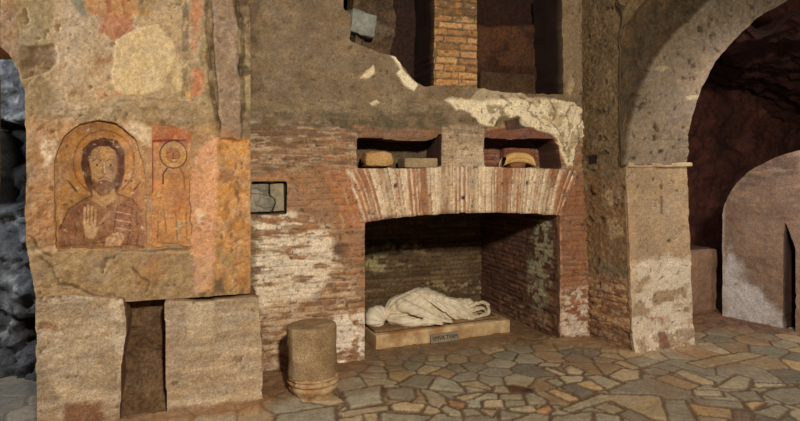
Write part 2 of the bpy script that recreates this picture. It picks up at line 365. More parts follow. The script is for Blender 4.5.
jc = np.where((r2 > .45)[..., None], S(226, 202, 166), S(150, 112, 78))
ac = jc*(1-jm[..., None])+bc*jm[..., None]
w.C[ww] = w.C[ww]*(1-am[..., None])+ac*am[..., None]
w.H[ww] = w.H[ww]*(1-am*.8)+am*(.014+.009*jm+(r1-.5)*.008)
for P in ([(392,168),(424,166),(426,214),(398,217)], [(488,167),(520,168),(522,214),(492,213)], [(352,170),(368,170),(372,220),(362,221)], [(556,171),(578,172),(558,217),(552,216)]):
    w.paint(P, (166, 106, 68), op=.5, soft=.05, ns=(24, 5), cover=.6, warp=.03)
for P in (R(372,172,392,216), R(430,170,486,212), R(522,172,552,213)): w.paint(P, (218, 192, 152), op=.45, soft=.06, ns=(26, 4), cover=.55)
w.paint([(364,219),(412,214),(460,211),(520,212),(556,214),(556,216),(460,214),(362,222)], (112, 72, 46), op=.5, soft=.01)
for x_, y_ in ((395,186),(527,183),(463,165),(463,198)): w.paint(R(x_-1.6, y_-1.6, x_+1.6, y_+1.6), (62, 50, 40), soft=.006, warp=.003, dh=-.02)
# pier between the small recesses
w.brick(R(441, 126, 484, 166), [(150, 122, 88), (182, 154, 118), (166, 134, 98)], (176, 150, 116), rh=.045, bl=.2, seed=14, soft=.01, pw=.006)
w.paint(R(444, 126, 483, 142), (140, 122, 94), op=.6, ns=(30, 30), cover=.5)
w.paint(R(445, 145, 484, 166), (206, 176, 140), op=.5, ns=(8, 8), cover=.6)
# bands above the recesses
w.paint([(245,104),(300,112),(440,106),(450,128),(350,132),(300,130),(245,128)], (100, 84, 56), op=.65, ns=(9, 16), cover=.55, soft=.03, dh=.01)
w.paint([(245,100),(445,100),(445,112),(245,114)], (150, 130, 92), op=.5, ns=(12, 30), cover=.45, soft=.02)
w.paint([(340,116),(442,112),(442,130),(340,128)], (86, 76, 54), op=.6, ns=(14, 22), cover=.45, soft=.02)
w.paint([(357,131),(380,128),(430,131),(441,128),(441,142),(357,140)], (128, 92, 64), op=.85, soft=.01, warp=.02, dh=.008)
w.paint([(484,132),(500,128),(530,126),(552,134),(556,140),(484,142)], (124, 76, 54), op=.9, soft=.01, warp=.02)
w.paint([(505,120),(520,118),(530,128),(506,130)], (74, 50, 34), op=.9, soft=.01, dh=-.03)
# pale flaking plaster
FL = (232, 208, 164)
w.paint([(444,100),(452,97),(466,100),(474,92),(500,88),(520,94),(534,97),(556,100),(574,102),(584,112),(582,136),(574,150),(574,166),(566,168),(560,150),(556,138),(542,130),(526,128),(520,118),(500,118),(494,126),(480,124),(470,112),(456,110)], FL, soft=.006, warp=.035, ws=9, dh=.012)
w.paint([(480,94),(520,96),(540,104),(575,106),(572,120),(530,110),(500,104)], (232, 212, 172), op=.6, ns=(12, 12), cover=.5)
w.paint([(530,100),(576,104),(580,130),(560,130),(540,118)], (176, 144, 100), op=.65, ns=(14, 12), cover=.45)
w.paint([(482,104),(500,106),(516,116),(498,126),(486,124),(494,114)], (120, 98, 66), op=.75, soft=.01, warp=.04, ns=(18, 18), cover=.5, dh=-.012)
w.paint([(556,138),(566,124),(580,118),(580,136),(570,150),(566,168),(561,168),(562,150)], (150, 124, 84), op=.7, soft=.01, warp=.03, ns=(16, 12), cover=.5)
w.paint([(390,56),(398,57),(402,70),(418,86),(414,92),(402,84),(396,74),(400,70)], (228, 206, 166), soft=.005, warp=.015, dh=.012)
w.paint([(360,78),(366,70),(373,65),(374,74),(368,78)], (214, 190, 150), soft=.005, warp=.02, dh=.008)
w.paint([(368,104),(376,100),(380,103),(372,107)], (206, 182, 140), soft=.005, warp=.02, dh=.008)
w.paint([(567,92),(570,74),(574,76),(576,88),(571,96)], (216, 190, 146), soft=.006, warp=.02, dh=.008)
# upper zone
w.paint([(563,0),(590,0),(600,98),(563,98)], (138, 112, 78), op=.7, soft=.02)
w.paint([(578,0),(600,0),(604,110),(584,100)], (90, 72, 48), op=.6, soft=.02, ns=(14, 6), cover=.6)
w.paint([(425,90),(480,88),(566,92),(566,100),(425,100)], (120, 94, 62), op=.6, soft=.02)
w.paint([(245,0),(262,0),(258,60),(266,90),(246,100)], (84, 66, 44), op=.6, soft=.03, ns=(10, 5), cover=.55)
for P in ([(520,96),(530,104),(528,112),(540,118),(548,128)], [(548,100),(556,112),(552,122),(560,132)], [(500,96),(508,102),(504,112)], [(572,104),(566,116),(570,130),(564,150)], [(583,112),(577,126),(579,142)]):
    w.paint(P, (92, 70, 46), op=.85, soft=.008, line=.012, warp=.04, ws=12, dh=-.01)
w.brick(R(433, -6, 477, 86), [(188, 128, 74), (208, 156, 96), (152, 102, 58), (196, 140, 78), (134, 98, 60)], (108, 84, 54), rh=.062, bl=.22, mw=.012, seed=16, soft=.008, pw=.008, hgt=.02)
w.paint(R(433, -6, 477, 22), (92, 76, 50), op=.7, ns=(14, 26), cover=.55)
w.mottle((30, 30), .2, 33); w.pits(20, .5, .010, 27, (84, 62, 42)); w.pits(40, .5, .006, 28, (96, 70, 46))
NICHE = [(362, 222), (385, 219.5), (410, 217.5), (435, 215.8), (460, 215), (490, 214.8), (520, 215), (557, 216.5), (558, 348), (366, 372), (366, 372)]
NUV = [(1.222, -.2), (1.222, 1.178), (1.45, 1.205), (1.75, 1.228), (2.1, 1.237), (2.45, 1.232), (2.8, 1.215), (3.105, 1.190), (3.105, -.2)]
w.cut(NUV, .006, 12, uv=True)
w.cut([(357,138),(380,139),(400,141),(425,142),(436,138),(441,133),(441,167),(400,167.5),(357,168)], .008, 10)
w.cut([(484,138),(505,140),(530,139),(552,139),(558,150),(561,168),(484,166.5)], .010, 10)
w.cut([(345,-30),(344,8),(352,14),(350,40),(372,50),(394,56),(405,68),(415,80),(424,86),(433,86),(433,-30)], .012, 8)
w.cut([(477,-30),(477,87),(500,92),(563,94),(563,60),(560,-30)], .010, 10)
w.cut([(252,181.5),(286.5,181.5),(287,213.5),(250,214)], .003, 10)
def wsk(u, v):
    if v > 2.1 and u > 1.0: return (48, 30, 22)  # upper opening reveals coloured dark to imitate the shade inside
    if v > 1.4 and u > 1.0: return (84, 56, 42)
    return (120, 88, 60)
def wdepth(u, v):
    if 1.1 < u < 3.2 and v < 1.4: return .10
    if u < .75 and 1.2 < v < 1.8: return .07
    if v < 2.05 and u > 1.0: return .38
    if v > 2.1 and u > 1.0: return .50
    return .3
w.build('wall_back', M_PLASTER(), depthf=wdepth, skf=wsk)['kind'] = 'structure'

# back of the slot
b = front(WY+.065, (.2, .75), (1.1, 1.75), res=.02, base=(52, 42, 34)); b.build('wall_slot', M_ROCK(), .05)['kind'] = 'structure'
# backs of recesses and openings
b = front(WY+.36, (1.0, 3.48), (1.45, 2.14), res=.014, base=(112, 90, 62)); b.mottle((4, 5), .4, 3); b.rough(8, .02)
b.brick(R(470, 120, 580, 180), [(120, 60, 42), (150, 84, 56)], (150, 118, 84), seed=8); b.paint(R(400,135,445,175), (88, 68, 48), op=.6)
b.build('wall_recess', M_ROCK(), .05)['kind'] = 'structure'
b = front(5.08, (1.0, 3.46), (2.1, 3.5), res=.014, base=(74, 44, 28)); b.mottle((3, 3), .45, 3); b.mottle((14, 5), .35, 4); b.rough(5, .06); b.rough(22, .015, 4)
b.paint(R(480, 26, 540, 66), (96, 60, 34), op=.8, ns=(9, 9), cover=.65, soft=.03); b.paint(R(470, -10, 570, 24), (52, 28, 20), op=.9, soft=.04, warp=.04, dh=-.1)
b.paint([(360,-10),(436,-10),(436,90),(400,90)], (50, 32, 24), op=.8, soft=.05)  # back of the openings painted darker, standing in for shade
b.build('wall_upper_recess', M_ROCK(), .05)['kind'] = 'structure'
b = front(4.93, (2.45, 3.05), (2.3, 2.56), res=.012, base=(84, 58, 36)); b.mottle((8, 8), .4, 3); b.rough(9, .02); b.build('wall_shelf', M_ROCK(), .14)['kind'] = 'structure'
# slanting stone lining at the left of the upper opening
b = Sheet((1.15, 4.70, 0), (.965, .26, 0), Z, (0, .65), (2.0, 3.4), res=.012, base=(98, 74, 50)); b.mottle((7, 6), .6, 2); b.mottle((9, 6), .7, 7, tint=(122, 108, 88)); b.rough(6, .10, 5); b.rough(28, .012, 6)
b.cut([(.30,3.5),(.42,3.0),(.38,2.6),(.65,2.1),(.8,2.1),(.8,3.5)], .04, 6, uv=True)
b.build('wall_opening_side', M_ROCK(), .12)['kind'] = 'structure'

# ---- burial niche interior
DB = [(96, 72, 46), (122, 94, 62), (84, 58, 38), (134, 102, 68)]
b = front(6.24, (1.15, 3.2), (-.03, 1.32), res=.012, base=(104, 80, 52)); b.brick([(0,-.1),(3.3,-.1),(3.3,1.4),(0,1.4)], DB, (88, 72, 48), rh=.055, bl=.25, seed=31, uv=True, hgt=.018)
b.mottle((4, 7), .35, 3); b.mottle((3, 5), .6, 7, tint=(72, 60, 40)); b.rough(8, .02)
b.paint(R(366, 245, 386, 272), (176, 160, 112), op=.75, ns=(14, 14), cover=.5, soft=.05); b.paint(R(386, 242, 424, 252), (190, 172, 126), op=.8, ns=(16, 24), cover=.42, soft=.03)
b.paint(R(392, 262, 412, 270), (160, 132, 90), op=.7, ns=(16, 24), cover=.42, soft=.03); b.paint(R(425, 280, 485, 292), (170, 148, 106), op=.7, ns=(20, 26), cover=.35)
b.paint([(366,240),(482,236),(482,240),(366,246)], (66, 54, 38), op=.6, soft=.01, dh=-.03)
b.build('wall_niche_back', M_ROCK(), .05, gain=1.35)['kind'] = 'structure'
b = facing_left(3.115, (WY+.02, 6.3), (-.03, 1.32), res=.011, base=(86, 56, 38))
b.brick([(-7,-.1),(-4,-.1),(-4,1.4),(-7,1.4)], [(104, 60, 40), (84, 48, 34), (126, 78, 52)], (94, 74, 54), rh=.05, bl=.22, seed=33, uv=True, hgt=.014)
b.mottle((5, 5), .3, 2); b.rough(8, .012)
b.paint([(535,222),(554,220),(554,262),(548,300),(536,320),(528,268)], (172, 164, 128), op=.7, ns=(12, 15), cover=.52, soft=.05, warp=.05)
b.paint([(526,255),(545,250),(553,300),(545,328),(528,310)], (150, 134, 100), op=.55, ns=(16, 25), cover=.42, soft=.05)
b.paint([(500,290),(555,315),(555,342),(500,312)], (166, 118, 88), op=.5, ns=(14, 40), cover=.42, soft=.03)
b.build('wall_niche_side', M_ROCK(), .05, gain=1.35)['kind'] = 'structure'
b = facing_right(1.212, (WY+.02, 6.3), (-.03, 1.32), res=.02, base=(104, 78, 52)); b.mottle((4, 5), .3); b.rough(8, .012); b.build('wall_niche_side', M_ROCK(), .05, gain=1.35)['kind'] = 'structure'
b = Sheet((0, 0, 1.2), X, (0, -1, 0), (1.15, 3.2), (-6.3, -(WY+.03)), res=.02, base=(70, 52, 36))
b.mottle((4, 5), .3); b.rough(8, .015); b.H -= .045*(1-((b.U-2.16)/.95)**2)
b.build('ceiling_niche', M_ROCK(), .05)['kind'] = 'structure'

# ---- painted wall at the left
LY = 4.05
w = front(LY, (-1.6, .262), (.765, 3.3), res=.0068, base=(164, 134, 94), seed=3)
w.mottle((4, 4), .22, 5); w.mottle((13, 13), .2, 6); w.mottle((3, 5), .45, 8, tint=(138, 106, 68)); w.rough(5, .012); w.rough(26, .004, 13)
w.paint([(-20,-10),(52,-10),(55,120),(48,300),(-20,300)], (124, 100, 64), op=.75, soft=.06, warp=.05)
w.paint([(18,-10),(52,-10),(54,46),(18,46)], (138, 116, 76), op=.7, soft=.02); w.paint([(-10,-10),(18,-10),(16,60),(-10,60)], (118, 76, 44), op=.6, soft=.04)
w.paint([(20,47),(54,46),(58,60),(48,70),(38,74),(22,78)], (98, 72, 44), op=.85, soft=.01, warp=.03, dh=-.015)
w.paint([(55,-5),(182,-5),(182,95),(55,95)], (172, 142, 104), op=.5, soft=.04)
w.paint([(56,0),(100,0),(102,45),(70,62),(56,50)], (156, 132, 102), op=.6, soft=.05)
w.paint([(26,78),(75,84),(90,100),(70,118),(26,118)], (128, 102, 64), op=.7, ns=(9, 9), cover=.55, soft=.04)
w.paint([(60,62),(110,70),(112,98),(60,92)], (168, 122, 72), op=.5, ns=(10, 12), cover=.45, soft=.03)
# remains of a painted figure at the top
w.paint([(82,-5),(158,-5),(154,10),(146,16),(132,14),(104,17),(90,14)], (166, 112, 58), op=.85, soft=.012, warp=.02)
w.paint([(70,-5),(84,-5),(88,14),(82,16),(74,4)], (98, 98, 76), op=.8, soft=.012, warp=.02); w.paint([(132,-5),(158,-5),(154,12),(138,18)], (140, 116, 70), op=.7, soft=.012, ns=(14, 14), cover=.55)
w.paint([(101,14),(131,14),(131,32),(122,38),(118,46),(114,38),(102,36)], (162, 98, 60), op=.85, soft=.012, warp=.03)
w.paint([(104,-5),(112,-5),(110,14),(106,14)], (140, 72, 40), op=.7, soft=.01); w.paint([(122,-5),(124,14)], (120, 62, 36), op=.7, soft=.006, line=.01)
w.paint([(95,54),(112,50),(113,62),(104,66),(96,66)], (140, 92, 56), op=.8, ns=(18, 18), cover=.55, soft=.015)
w.paint([(96,68),(106,66),(108,80),(98,84)], (118, 96, 70), op=.7, ns=(24, 24), cover=.45, soft=.015)
w.paint([(114,86),(121,86),(120,97),(114,97)], (160, 88, 46), op=.8, soft=.01, warp=.02); w.paint([(88,88),(106,90),(106,98),(88,98)], (168, 104, 60), op=.7, ns=(20, 20), cover=.45)
PT = [(350,122),(420,82),(450,76),(478,75),(498,100),(520,120),(527,170),(520,200),(500,225),(497,262),(470,280),(430,286),(385,284),(350,272),(335,220),(345,180),(350,150)]
w.paint([(a*.333, b*.333) for a, b in PT], (190, 160, 112), soft=.004, warp=.012, ws=12, dh=.006)
w.paint([(100,98),(112,100),(150,99),(188,103)], (104, 80, 54), op=.75, soft=.008, line=.012, ns=(24, 24), cover=.55, warp=.015)
w.paint([(176,60),(188,62),(190,95),(168,92),(170,76)], (196, 166, 112), op=.7, soft=.02)
w.paint(R(181, -5, 188, 52), (96, 82, 62), op=.75, soft=.006, ns=(25, 10), cover=.65); w.paint(R(182, 70, 188, 96), (104, 88, 58), op=.75, soft=.006, ns=(25, 14), cover=.6)
w.paint([(192,-5),(202,-5),(204,30),(196,48),(192,52)], (176, 110, 70), op=.8, soft=.01, warp=.02); w.paint([(193,68),(202,70),(206,98),(192,96)], (176, 102, 62), op=.8, soft=.01, warp=.02)
w.paint([(176,86),(190,86),(190,100),(178,100)], (206, 150, 62), op=.6, ns=(16, 16), cover=.5, soft=.01)
# broken vertical strip and its ragged plaster
w.paint([(202,-5),(210,20),(208,60),(212,110),(216,140),(260,150),(262,-5)], (112, 90, 60), op=.9, soft=.015, warp=.03, dh=-.015)
w.paint([(212,-5),(232,-5),(238,30),(240,80),(242,120),(240,140),(222,138),(218,90),(214,40)], (138, 110, 84), op=.95, soft=.01, warp=.02, dh=.03)
w.paint([(236,20),(246,30),(254,70),(256,110),(244,122),(240,80)], (164, 142, 98), op=.85, soft=.01, warp=.03, ns=(10, 8), cover=.6, dh=.012)
w.paint([(234,-5),(248,-5),(252,20),(242,26),(236,14)], (74, 56, 38), op=.85, soft=.012, warp=.03, dh=-.03)
w.paint([(238,66),(250,68),(252,74),(240,76)], (66, 48, 32), op=.8, soft=.01, warp=.02, dh=-.03)
for P in ([(204,-5),(208,30),(206,60),(214,100),(218,128)], [(236,0),(242,30),(240,60),(246,90),(243,120)]):
    w.paint(P, (70, 54, 36), op=.8, soft=.01, line=.018, warp=.04, ws=9, dh=-.03)  # dark grooves: the deep shadow around the strip is painted in
w.paint([(196,20),(204,16),(210,40),(208,90),(214,120),(200,112),(202,70)], (150, 128, 86), op=.8, soft=.012, warp=.05, ns=(14, 9), cover=.5, dh=.015)
w.paint([(244,-5),(256,-5),(258,110),(246,118)], (150, 130, 92), op=.75, soft=.012, warp=.05, ns=(16, 9), cover=.5, dh=.015)
w.paint([(60,103),(150,103),(190,108),(222,118),(215,128),(150,124),(56,116)], (138, 114, 78), op=.7, soft=.02, ns=(8, 12), cover=.6, dh=.012)
# lower painted zone
w.paint([(26,118),(60,120),(150,122),(222,130),(250,138),(250,262),(190,262),(60,256),(26,240)], (166, 112, 64), op=.65, soft=.04, warp=.04)
w.paint([(28,150),(60,140),(62,230),(50,250),(34,230)], (150, 96, 52), op=.6, soft=.04, ns=(7, 7), cover=.6)
w.paint([(46,124),(58,132),(54,158),(46,170),(42,150)], (208, 180, 140), op=.7, soft=.015, ns=(18, 12), cover=.55)
w.paint([(112,118),(142,122),(150,128),(150,148),(138,140),(124,128)], (206, 180, 142), op=.75, soft=.015, ns=(12, 12), cover=.6)
w.paint([(190,128),(216,124),(218,150),(204,168),(192,150)], (178, 138, 84), op=.8, soft=.02, ns=(12, 12), cover=.6)
w.paint([(188,190),(194,160),(204,144),(217,138),(219,180),(216,250),(212,298),(190,298)], (204, 144, 98), op=.95, soft=.012, warp=.02)
w.paint([(218,140),(250,140),(250,292),(214,292),(216,220)], (188, 128, 60), op=.9, soft=.01, warp=.015)
w.paint([(218,140),(250,140),(250,292),(214,292)], (150, 98, 54), op=.7, soft=.02, ns=(16, 14), cover=.45); w.paint([(218,150),(250,150),(250,270),(214,270)], (206, 150, 88), op=.6, soft=.02, ns=(14, 12), cover=.4, seed=77)
w.paint([(232,165),(239,165),(241,198),(236,206)], (106, 66, 40), op=.8, soft=.008, ns=(30, 20), cover=.5)
w.paint([(218,240),(250,235),(250,300),(212,300)], (156, 122, 74), op=.8, soft=.04, ns=(8, 8), cover=.6)
w.paint([(206,284),(222,278),(224,292),(200,300),(190,298)], (96, 72, 48), op=.85, soft=.015, warp=.02)
w.paint([(194,212),(200,209),(207,213),(204,222),(197,224)], (226, 206, 166), soft=.004, warp=.012, dh=.006)
w.paint([(150,200),(188,195),(188,250),(150,248)], (176, 120, 72), op=.6, soft=.03, ns=(9, 9), cover=.6)
w.paint([(162,228),(180,222),(184,246),(160,248)], (160, 148, 122), op=.5, soft=.02, ns=(14, 20), cover=.5)
w.paint([(30,252),(60,248),(190,250),(214,262),(214,300),(120,304),(36,300)], (152, 120, 78), op=.85, soft=.02, warp=.03, dh=.02)
w.paint([(60,254),(110,256),(112,278),(66,280)], (166, 138, 98), op=.6, soft=.03, ns=(7, 10), cover=.6)
w.paint([(112,262),(160,258),(170,290),(126,290)], (158, 108, 62), op=.6, soft=.03, ns=(7, 7), cover=.6)
for P in ([(40,256),(54,268),(58,284),(72,284),(84,292),(104,297)], [(134,268),(140,278),(150,284),(146,292)], [(60,250),(100,249),(150,250),(188,249)], [(30,236),(42,250),(52,256)]):
    w.paint(P, (84, 60, 38), op=.8, soft=.006, line=.012, warp=.02, dh=-.012)
w.mottle((35, 35), .22, 41); w.mottle((26, 26), .55, 46, tint=(188, 160, 120)); w.mottle((24, 24), .55, 47, tint=(118, 88, 56)); w.pits(14, .5, .008, 42, (112, 84, 54)); w.pits(45, .52, .004, 43, (122, 92, 60))
w.paint([(a*.333, b*.333) for a, b in PT], (190, 160, 112), op=.85, soft=.006, warp=.012, ws=12); w.paint([(190,196),(196,160),(206,146),(215,142),(216,190),(213,290),(194,290)], (204, 146, 100), op=.6, soft=.02, warp=.02)
w.cut([(-200,44),(0,46),(9,54),(18,72),(24,92),(25,122),(25,236),(36,296),(36,400),(-200,400)], .012, 9)
AN = [(57,249),(54,200),(55,160),(64,137),(80,124),(99,120),(118,124),(135,138),(144,162),(146,200),(146,249)]
w.cut(AN, .004, 14)
def ldep(u, v): return .03 if (-1.02 < u < -.22 and 1.0 < v < 2.1) else .45
w.build('wall_left', M_FRESCO(), depthf=ldep, skcol=(150, 112, 70), grit=.2)['kind'] = 'structure'

# ---- plaster-faced footings and the broken gap between them
FOOT = 3.985
def footing(P, seed, pts):
    w = front(FOOT, (min(p[0] for p in P)-.02, max(p[0] for p in P)+.02), (-.05, .84), res=.0075, base=(156, 130, 98), seed=seed)
    w.mottle((2.2, 9), .3, seed+5); w.mottle((9, 14), .2, seed+6); w.mottle((2.5, 16), .9, seed+8, tint=(186, 164, 134)); w.mottle((2.2, 12), .8, seed+9, tint=(130, 104, 74)); w.mottle((4, 40), .22, seed+10); w.rough(6, .008); w.rough(25, .003, 3)
    for a in pts: w.paint(*a[:2], **a[2])
    w.mottle((40, 40), .16, 3); w.pits(18, .5, .006, seed, (110, 84, 56))
    M0 = w.M.copy(); w.M[:] = polysd(w.U+.004*fbm(w.U*12, w.V*12, 3, 3), w.V+.004*fbm(w.U*12, w.V*12, 3, 6), P) < 0
    o = w.build('wall_footing', M_PLASTER(), .42, (120, 86, 56), gain=1.15); o['kind'] = 'structure'
tmp = front(FOOT, (0, 1), (0, 1), res=.5)
P1 = tmp.q([(35, 290), (60, 292), (90, 296), (124, 298), (128, 325), (124, 350), (121.5, 369), (119, 480), (37, 480)])
footing(P1, 51, [([(66,403),(100,401),(106,425),(64,425)], (118, 74, 44), dict(op=.85, soft=.02, warp=.02)), ([(38,322),(56,323),(56,330),(38,331)], (124, 78, 46), dict(op=.7, soft=.01)),
   ([(110,300),(126,300),(126,340),(118,400),(112,400)], (196, 172, 140), dict(op=.7, soft=.02, ns=(14, 8), cover=.55)), ([(40,345),(80,340),(110,380),(50,390)], (176, 152, 118), dict(op=.6, soft=.06)), ([(50,380),(110,392),(112,402),(60,404)], (190, 164, 128), dict(op=.6, soft=.02))])
P2 = tmp.q([(164, 300), (200, 301), (259, 299), (262, 340), (263, 411), (200, 425), (166, 432)])
P2 = [P2[0], P2[1], (P2[2][0], P2[1][1]+.005), P2[3], (P2[4][0], -.03), (P2[6][0]+.004, -.03)]
footing(P2, 61, [(R(186, 302, 214, 338), (182, 158, 124), dict(op=.6, soft=.01)), ([(166,400),(262,392),(262,402),(166,414)], (192, 164, 126), dict(op=.6, soft=.02)), ([(166,408),(262,400),(262,415),(166,425)], (128, 88, 54), dict(op=.7, soft=.012))])
b = front(4.20, (-.75, .1), (-.05, .95), res=.012, base=(112, 82, 52)); b.mottle((8, 6), .5, 2); b.rough(6, .06, 4); b.rough(24, .02, 5)
b.paint([(.0,-.1),(-.6,-.1),(-.5,.2),(-.1,.22)], (124, 98, 68), op=.6, uv=True, ns=(9, 12), cover=.55, soft=.05)
b.H += .45*np.clip(.3-b.V, 0, .3)
b.build('wall_gap_back', M_ROCK(), .1)['kind'] = 'structure'

# ---- tunnel at the far left
b = Sheet((-2.1, 5.3, 0), (.8, -.25, 0), Z, (-2.2, 1.45), (-.05, 3.7), res=.02, base=(66, 66, 66))
b.eu = np.array([.954, -.298, 0]); b.n = np.cross(b.eu, b.ev)
b.mottle((5, 5), .6, 2); b.mottle((11, 9), 1.0, 4, tint=(150, 150, 146)); b.mottle((9, 8), .9, 14, tint=(26, 24, 22)); b.mottle((24, 24), .5, 6); b.rough(3.5, .22, 4); b.rough(12, .08, 5); b.rough(35, .025, 6)
b.paint([(-20,120),(26,122),(30,214),(14,216),(10,210),(-20,205)], (22, 20, 18), op=1, soft=.03, warp=.05, dh=-.35)  # unlit void painted near-black over a hollow in the rock
b.paint([(10,322),(40,318),(40,345),(20,350)], (40, 30, 22), op=.9, soft=.03, warp=.05, dh=-.15)
b.build('wall_tunnel', M_ROCK(), .1)['kind'] = 'structure'

b = front(3.35, (-3.2, -1.06), (-.05, 3.5), res=.03, base=(110, 84, 56)); b.mottle((4, 4), .4, 3); b.rough(5, .04); b.build('wall_light_blocker', M_ROCK(), .2)['kind'] = 'structure'  # added wall out of view, keeps the key light off the tunnel floor
# ---- right pier and arch
PX0, PX1, PYf = 3.47, 4.135, 4.08
w = front(PYf, (3.38, 4.22), (-.04, 1.68), res=.008, base=(166, 136, 100)); w.mottle((3, 4), .2, 5); w.mottle((10, 10), .16, 6); w.rough(5, .01); w.rough(25, .004, 3)
w.paint([(620,165),(690,165),(692,200),(622,190)], (150, 122, 86), op=.6, soft=.06); w.paint([(625,262),(698,255),(698,360),(625,365)], (218, 196, 164), op=.85, soft=.05, warp=.06, ns=(5, 8), cover=.68)
w.paint([(628,200),(636,220),(636,300),(628,330)], (190, 150, 108), op=.5, soft=.02); w.paint([(650,318),(668,315),(670,321),(652,323)], (164, 100, 66), op=.85, soft=.01, warp=.01)
w.paint([(636,318),(690,300),(696,330),(640,338)], (220, 198, 168), op=.6, soft=.03, ns=(12, 14), cover=.55)
w.paint([(634,338),(696,325),(698,352),(632,360)], (140, 108, 78), op=.7, soft=.02, ns=(12, 12), cover=.55, dh=.02)
w.paint([(656,332),(665,330),(668,345),(656,348)], (120, 72, 44), op=.8, soft=.01, warp=.03)
for P in (R(660,185,663,190), R(652,178,654,181), R(675,190,678,192), R(661,196,663,214), R(668,240,671,243), R(637,185,639,188)): w.paint(P, (96, 70, 46), op=.85, soft=.008, warp=.012, dh=-.012)
w.mottle((35, 35), .16, 4); w.pits(20, .5, .008, 6, (120, 90, 60))
lean = .040*(1-w.V/.83)
w.M[:] = polysd(w.U+.012*fbm(w.U*6, w.V*6, 4, 8), w.V, [(3.502, -.1), (4.195-.01, -.1), (4.105, 1.665), (3.432, 1.665)]) < 0
w.H += ss(.16, 0, w.V)*.03
w.build('wall_pier', M_PLASTER(), .035, (150, 120, 84))['kind'] = 'structure'
# left flank of the pier, running back to the brick wall and up to the vault
w = facing_left(3.478, (PYf+.03, WY+.03), (-.04, 3.5), res=.009, base=(106, 84, 56))
w.mottle((6, 6), .4, 3); w.mottle((14, 14), .3, 4); w.rough(6, .02); w.rough(24, .012, 5)
w.brick([(-4.7,-.1),(-4.0,-.1),(-4.0,.65),(-4.7,.65)], [(112, 68, 42), (134, 86, 54), (96, 60, 38)], (124, 94, 62), rh=.06, bl=.26, seed=44, uv=True, hgt=.016)
w.paint([(590,270),(632,282),(634,355),(588,340)], (176, 138, 96), op=.6, ns=(8, 30), cover=.45, soft=.04); w.paint([(588,320),(634,332),(634,356),(588,342)], (96, 68, 46), op=.5, soft=.03)
w.paint([(608,192),(624,188),(624,205),(610,206)], (186, 158, 112), op=.8, soft=.015, ns=(14, 14), cover=.55); w.paint([(612,220),(624,218),(626,235),(614,240)], (176, 148, 104), op=.8, soft=.015, ns=(14, 14), cover=.5)
w.paint([(590,175),(632,178),(632,262),(590,262)], (124, 88, 52), op=.5, soft=.03); w.paint([(588,40),(628,40),(628,160),(588,160)], (98, 76, 48), op=.6, soft=.04, ns=(7, 7), cover=.6)
w.paint([(590,175),(600,172),(600,300),(590,300)], (128, 104, 66), op=.6, ns=(12, 6), cover=.5, soft=.02)
w.paint([(596,156),(604,156),(604,164),(596,165)], (44, 32, 24), soft=.01, warp=.01, dh=-.03)
w.pits(13, .42, .02, 8, (64, 46, 30))
w.H += .045*(np.minimum(w.V, 1.7)/.83-1)+.075*np.clip((-w.U-PYf)/.52, 0, 1)
w.build('wall_pier_flank', M_ROCK(), .04, (100, 74, 48), gain=1.25, grit=.26)['kind'] = 'structure'
# arch wall above the pier
w = front(PYf+.02, (3.40, 7.4), (1.655, 3.75), res=.0105, base=(88, 68, 44)); w.mottle((6, 6), .4, 3); w.mottle((13, 13), .3, 4); w.rough(5, .025); w.rough(20, .012, 5)
outer = [(622,166),(626,140),(631,115),(638,90),(648,68),(660,50),(676,32),(692,15),(708,0),(730,-22),(760,-45),(800,-66),(860,-80)]
inner = [(684,166),(686,140),(690,115),(697,93),(707,72),(722,51),(738,34),(755,19),(774,8),(791,-2),(815,-14),(860,-30)]
w.paint(outer+inner[::-1], (144, 122, 95), soft=.005, warp=.010, dh=.04)
w.paint(outer+inner[::-1], (128, 106, 80), op=.55, soft=.02, ns=(4, 4), cover=.5)
w.paint(outer[:7]+inner[:7][::-1], (168, 140, 104), op=.4, soft=.03, ns=(3, 5), cover=.5)
for P in ([(648,68),(668,76),(700,92)], [(628,130),(650,140),(684,140)], [(690,14),(720,24),(752,22)], [(706,0),(750,12),(772,8)]): w.paint(P, (100, 80, 58), op=.6, soft=.006, line=.006, warp=.02, dh=-.008)
w.paint([(682,97),(696,96),(699,100),(684,101)], (196, 170, 130), soft=.006, warp=.008); w.paint([(657,66),(664,68),(660,73),(650,70)], (188, 162, 118), op=.8, soft=.006, warp=.01)
for P in (R(652,128,655,133), R(671,107,673,111), R(668,146,672,149), R(655,150,659,153)): w.paint(P, (92, 66, 42), op=.9, soft=.006, warp=.015, dh=-.015)
# rubble edge of the vault
w.paint([(590,-20),(640,-20),(614,20),(602,36),(590,50)], (60, 34, 22), op=.8, soft=.02, warp=.04, dh=-.08); w.paint([(640,-20),(660,-20),(618,34),(608,36)], (142, 116, 78), op=.7, soft=.015, warp=.03, dh=.03)
w.paint([(622,50),(650,20),(690,-20),(640,-20),(600,60)], (110, 80, 48), op=.5, soft=.03, ns=(9, 9), cover=.5)
w.paint([(592,40),(606,40),(604,60),(592,66)], (58, 42, 28), op=.8, soft=.015, warp=.03, dh=-.05)
w.mottle((35, 35), .18, 4); w.C *= (1+.4*fbm(w.U*16, w.V*16, 4, 55)*ss(.035, .01, w.H))[..., None]; w.pits(18, .42, .016, 8, (62, 46, 32))
hole = inner+[(1100, -60), (1100, 230), (684, 230)]
qh = np.array(w.q(inner)); xs = np.linspace(qh[-1, 0]+.1, 7.6, 8)
Pc = [tuple(p) for p in qh]+[(x_, qh[-1, 1]+.06) for x_ in xs[:2]]+[(x_, qh[-1, 1]-.02*(x_-xs[0])**2) for x_ in xs[2:]]+[(7.6, 1.0), (qh[0, 0], 1.0)]
w.cut(Pc, .012, 8, uv=True)
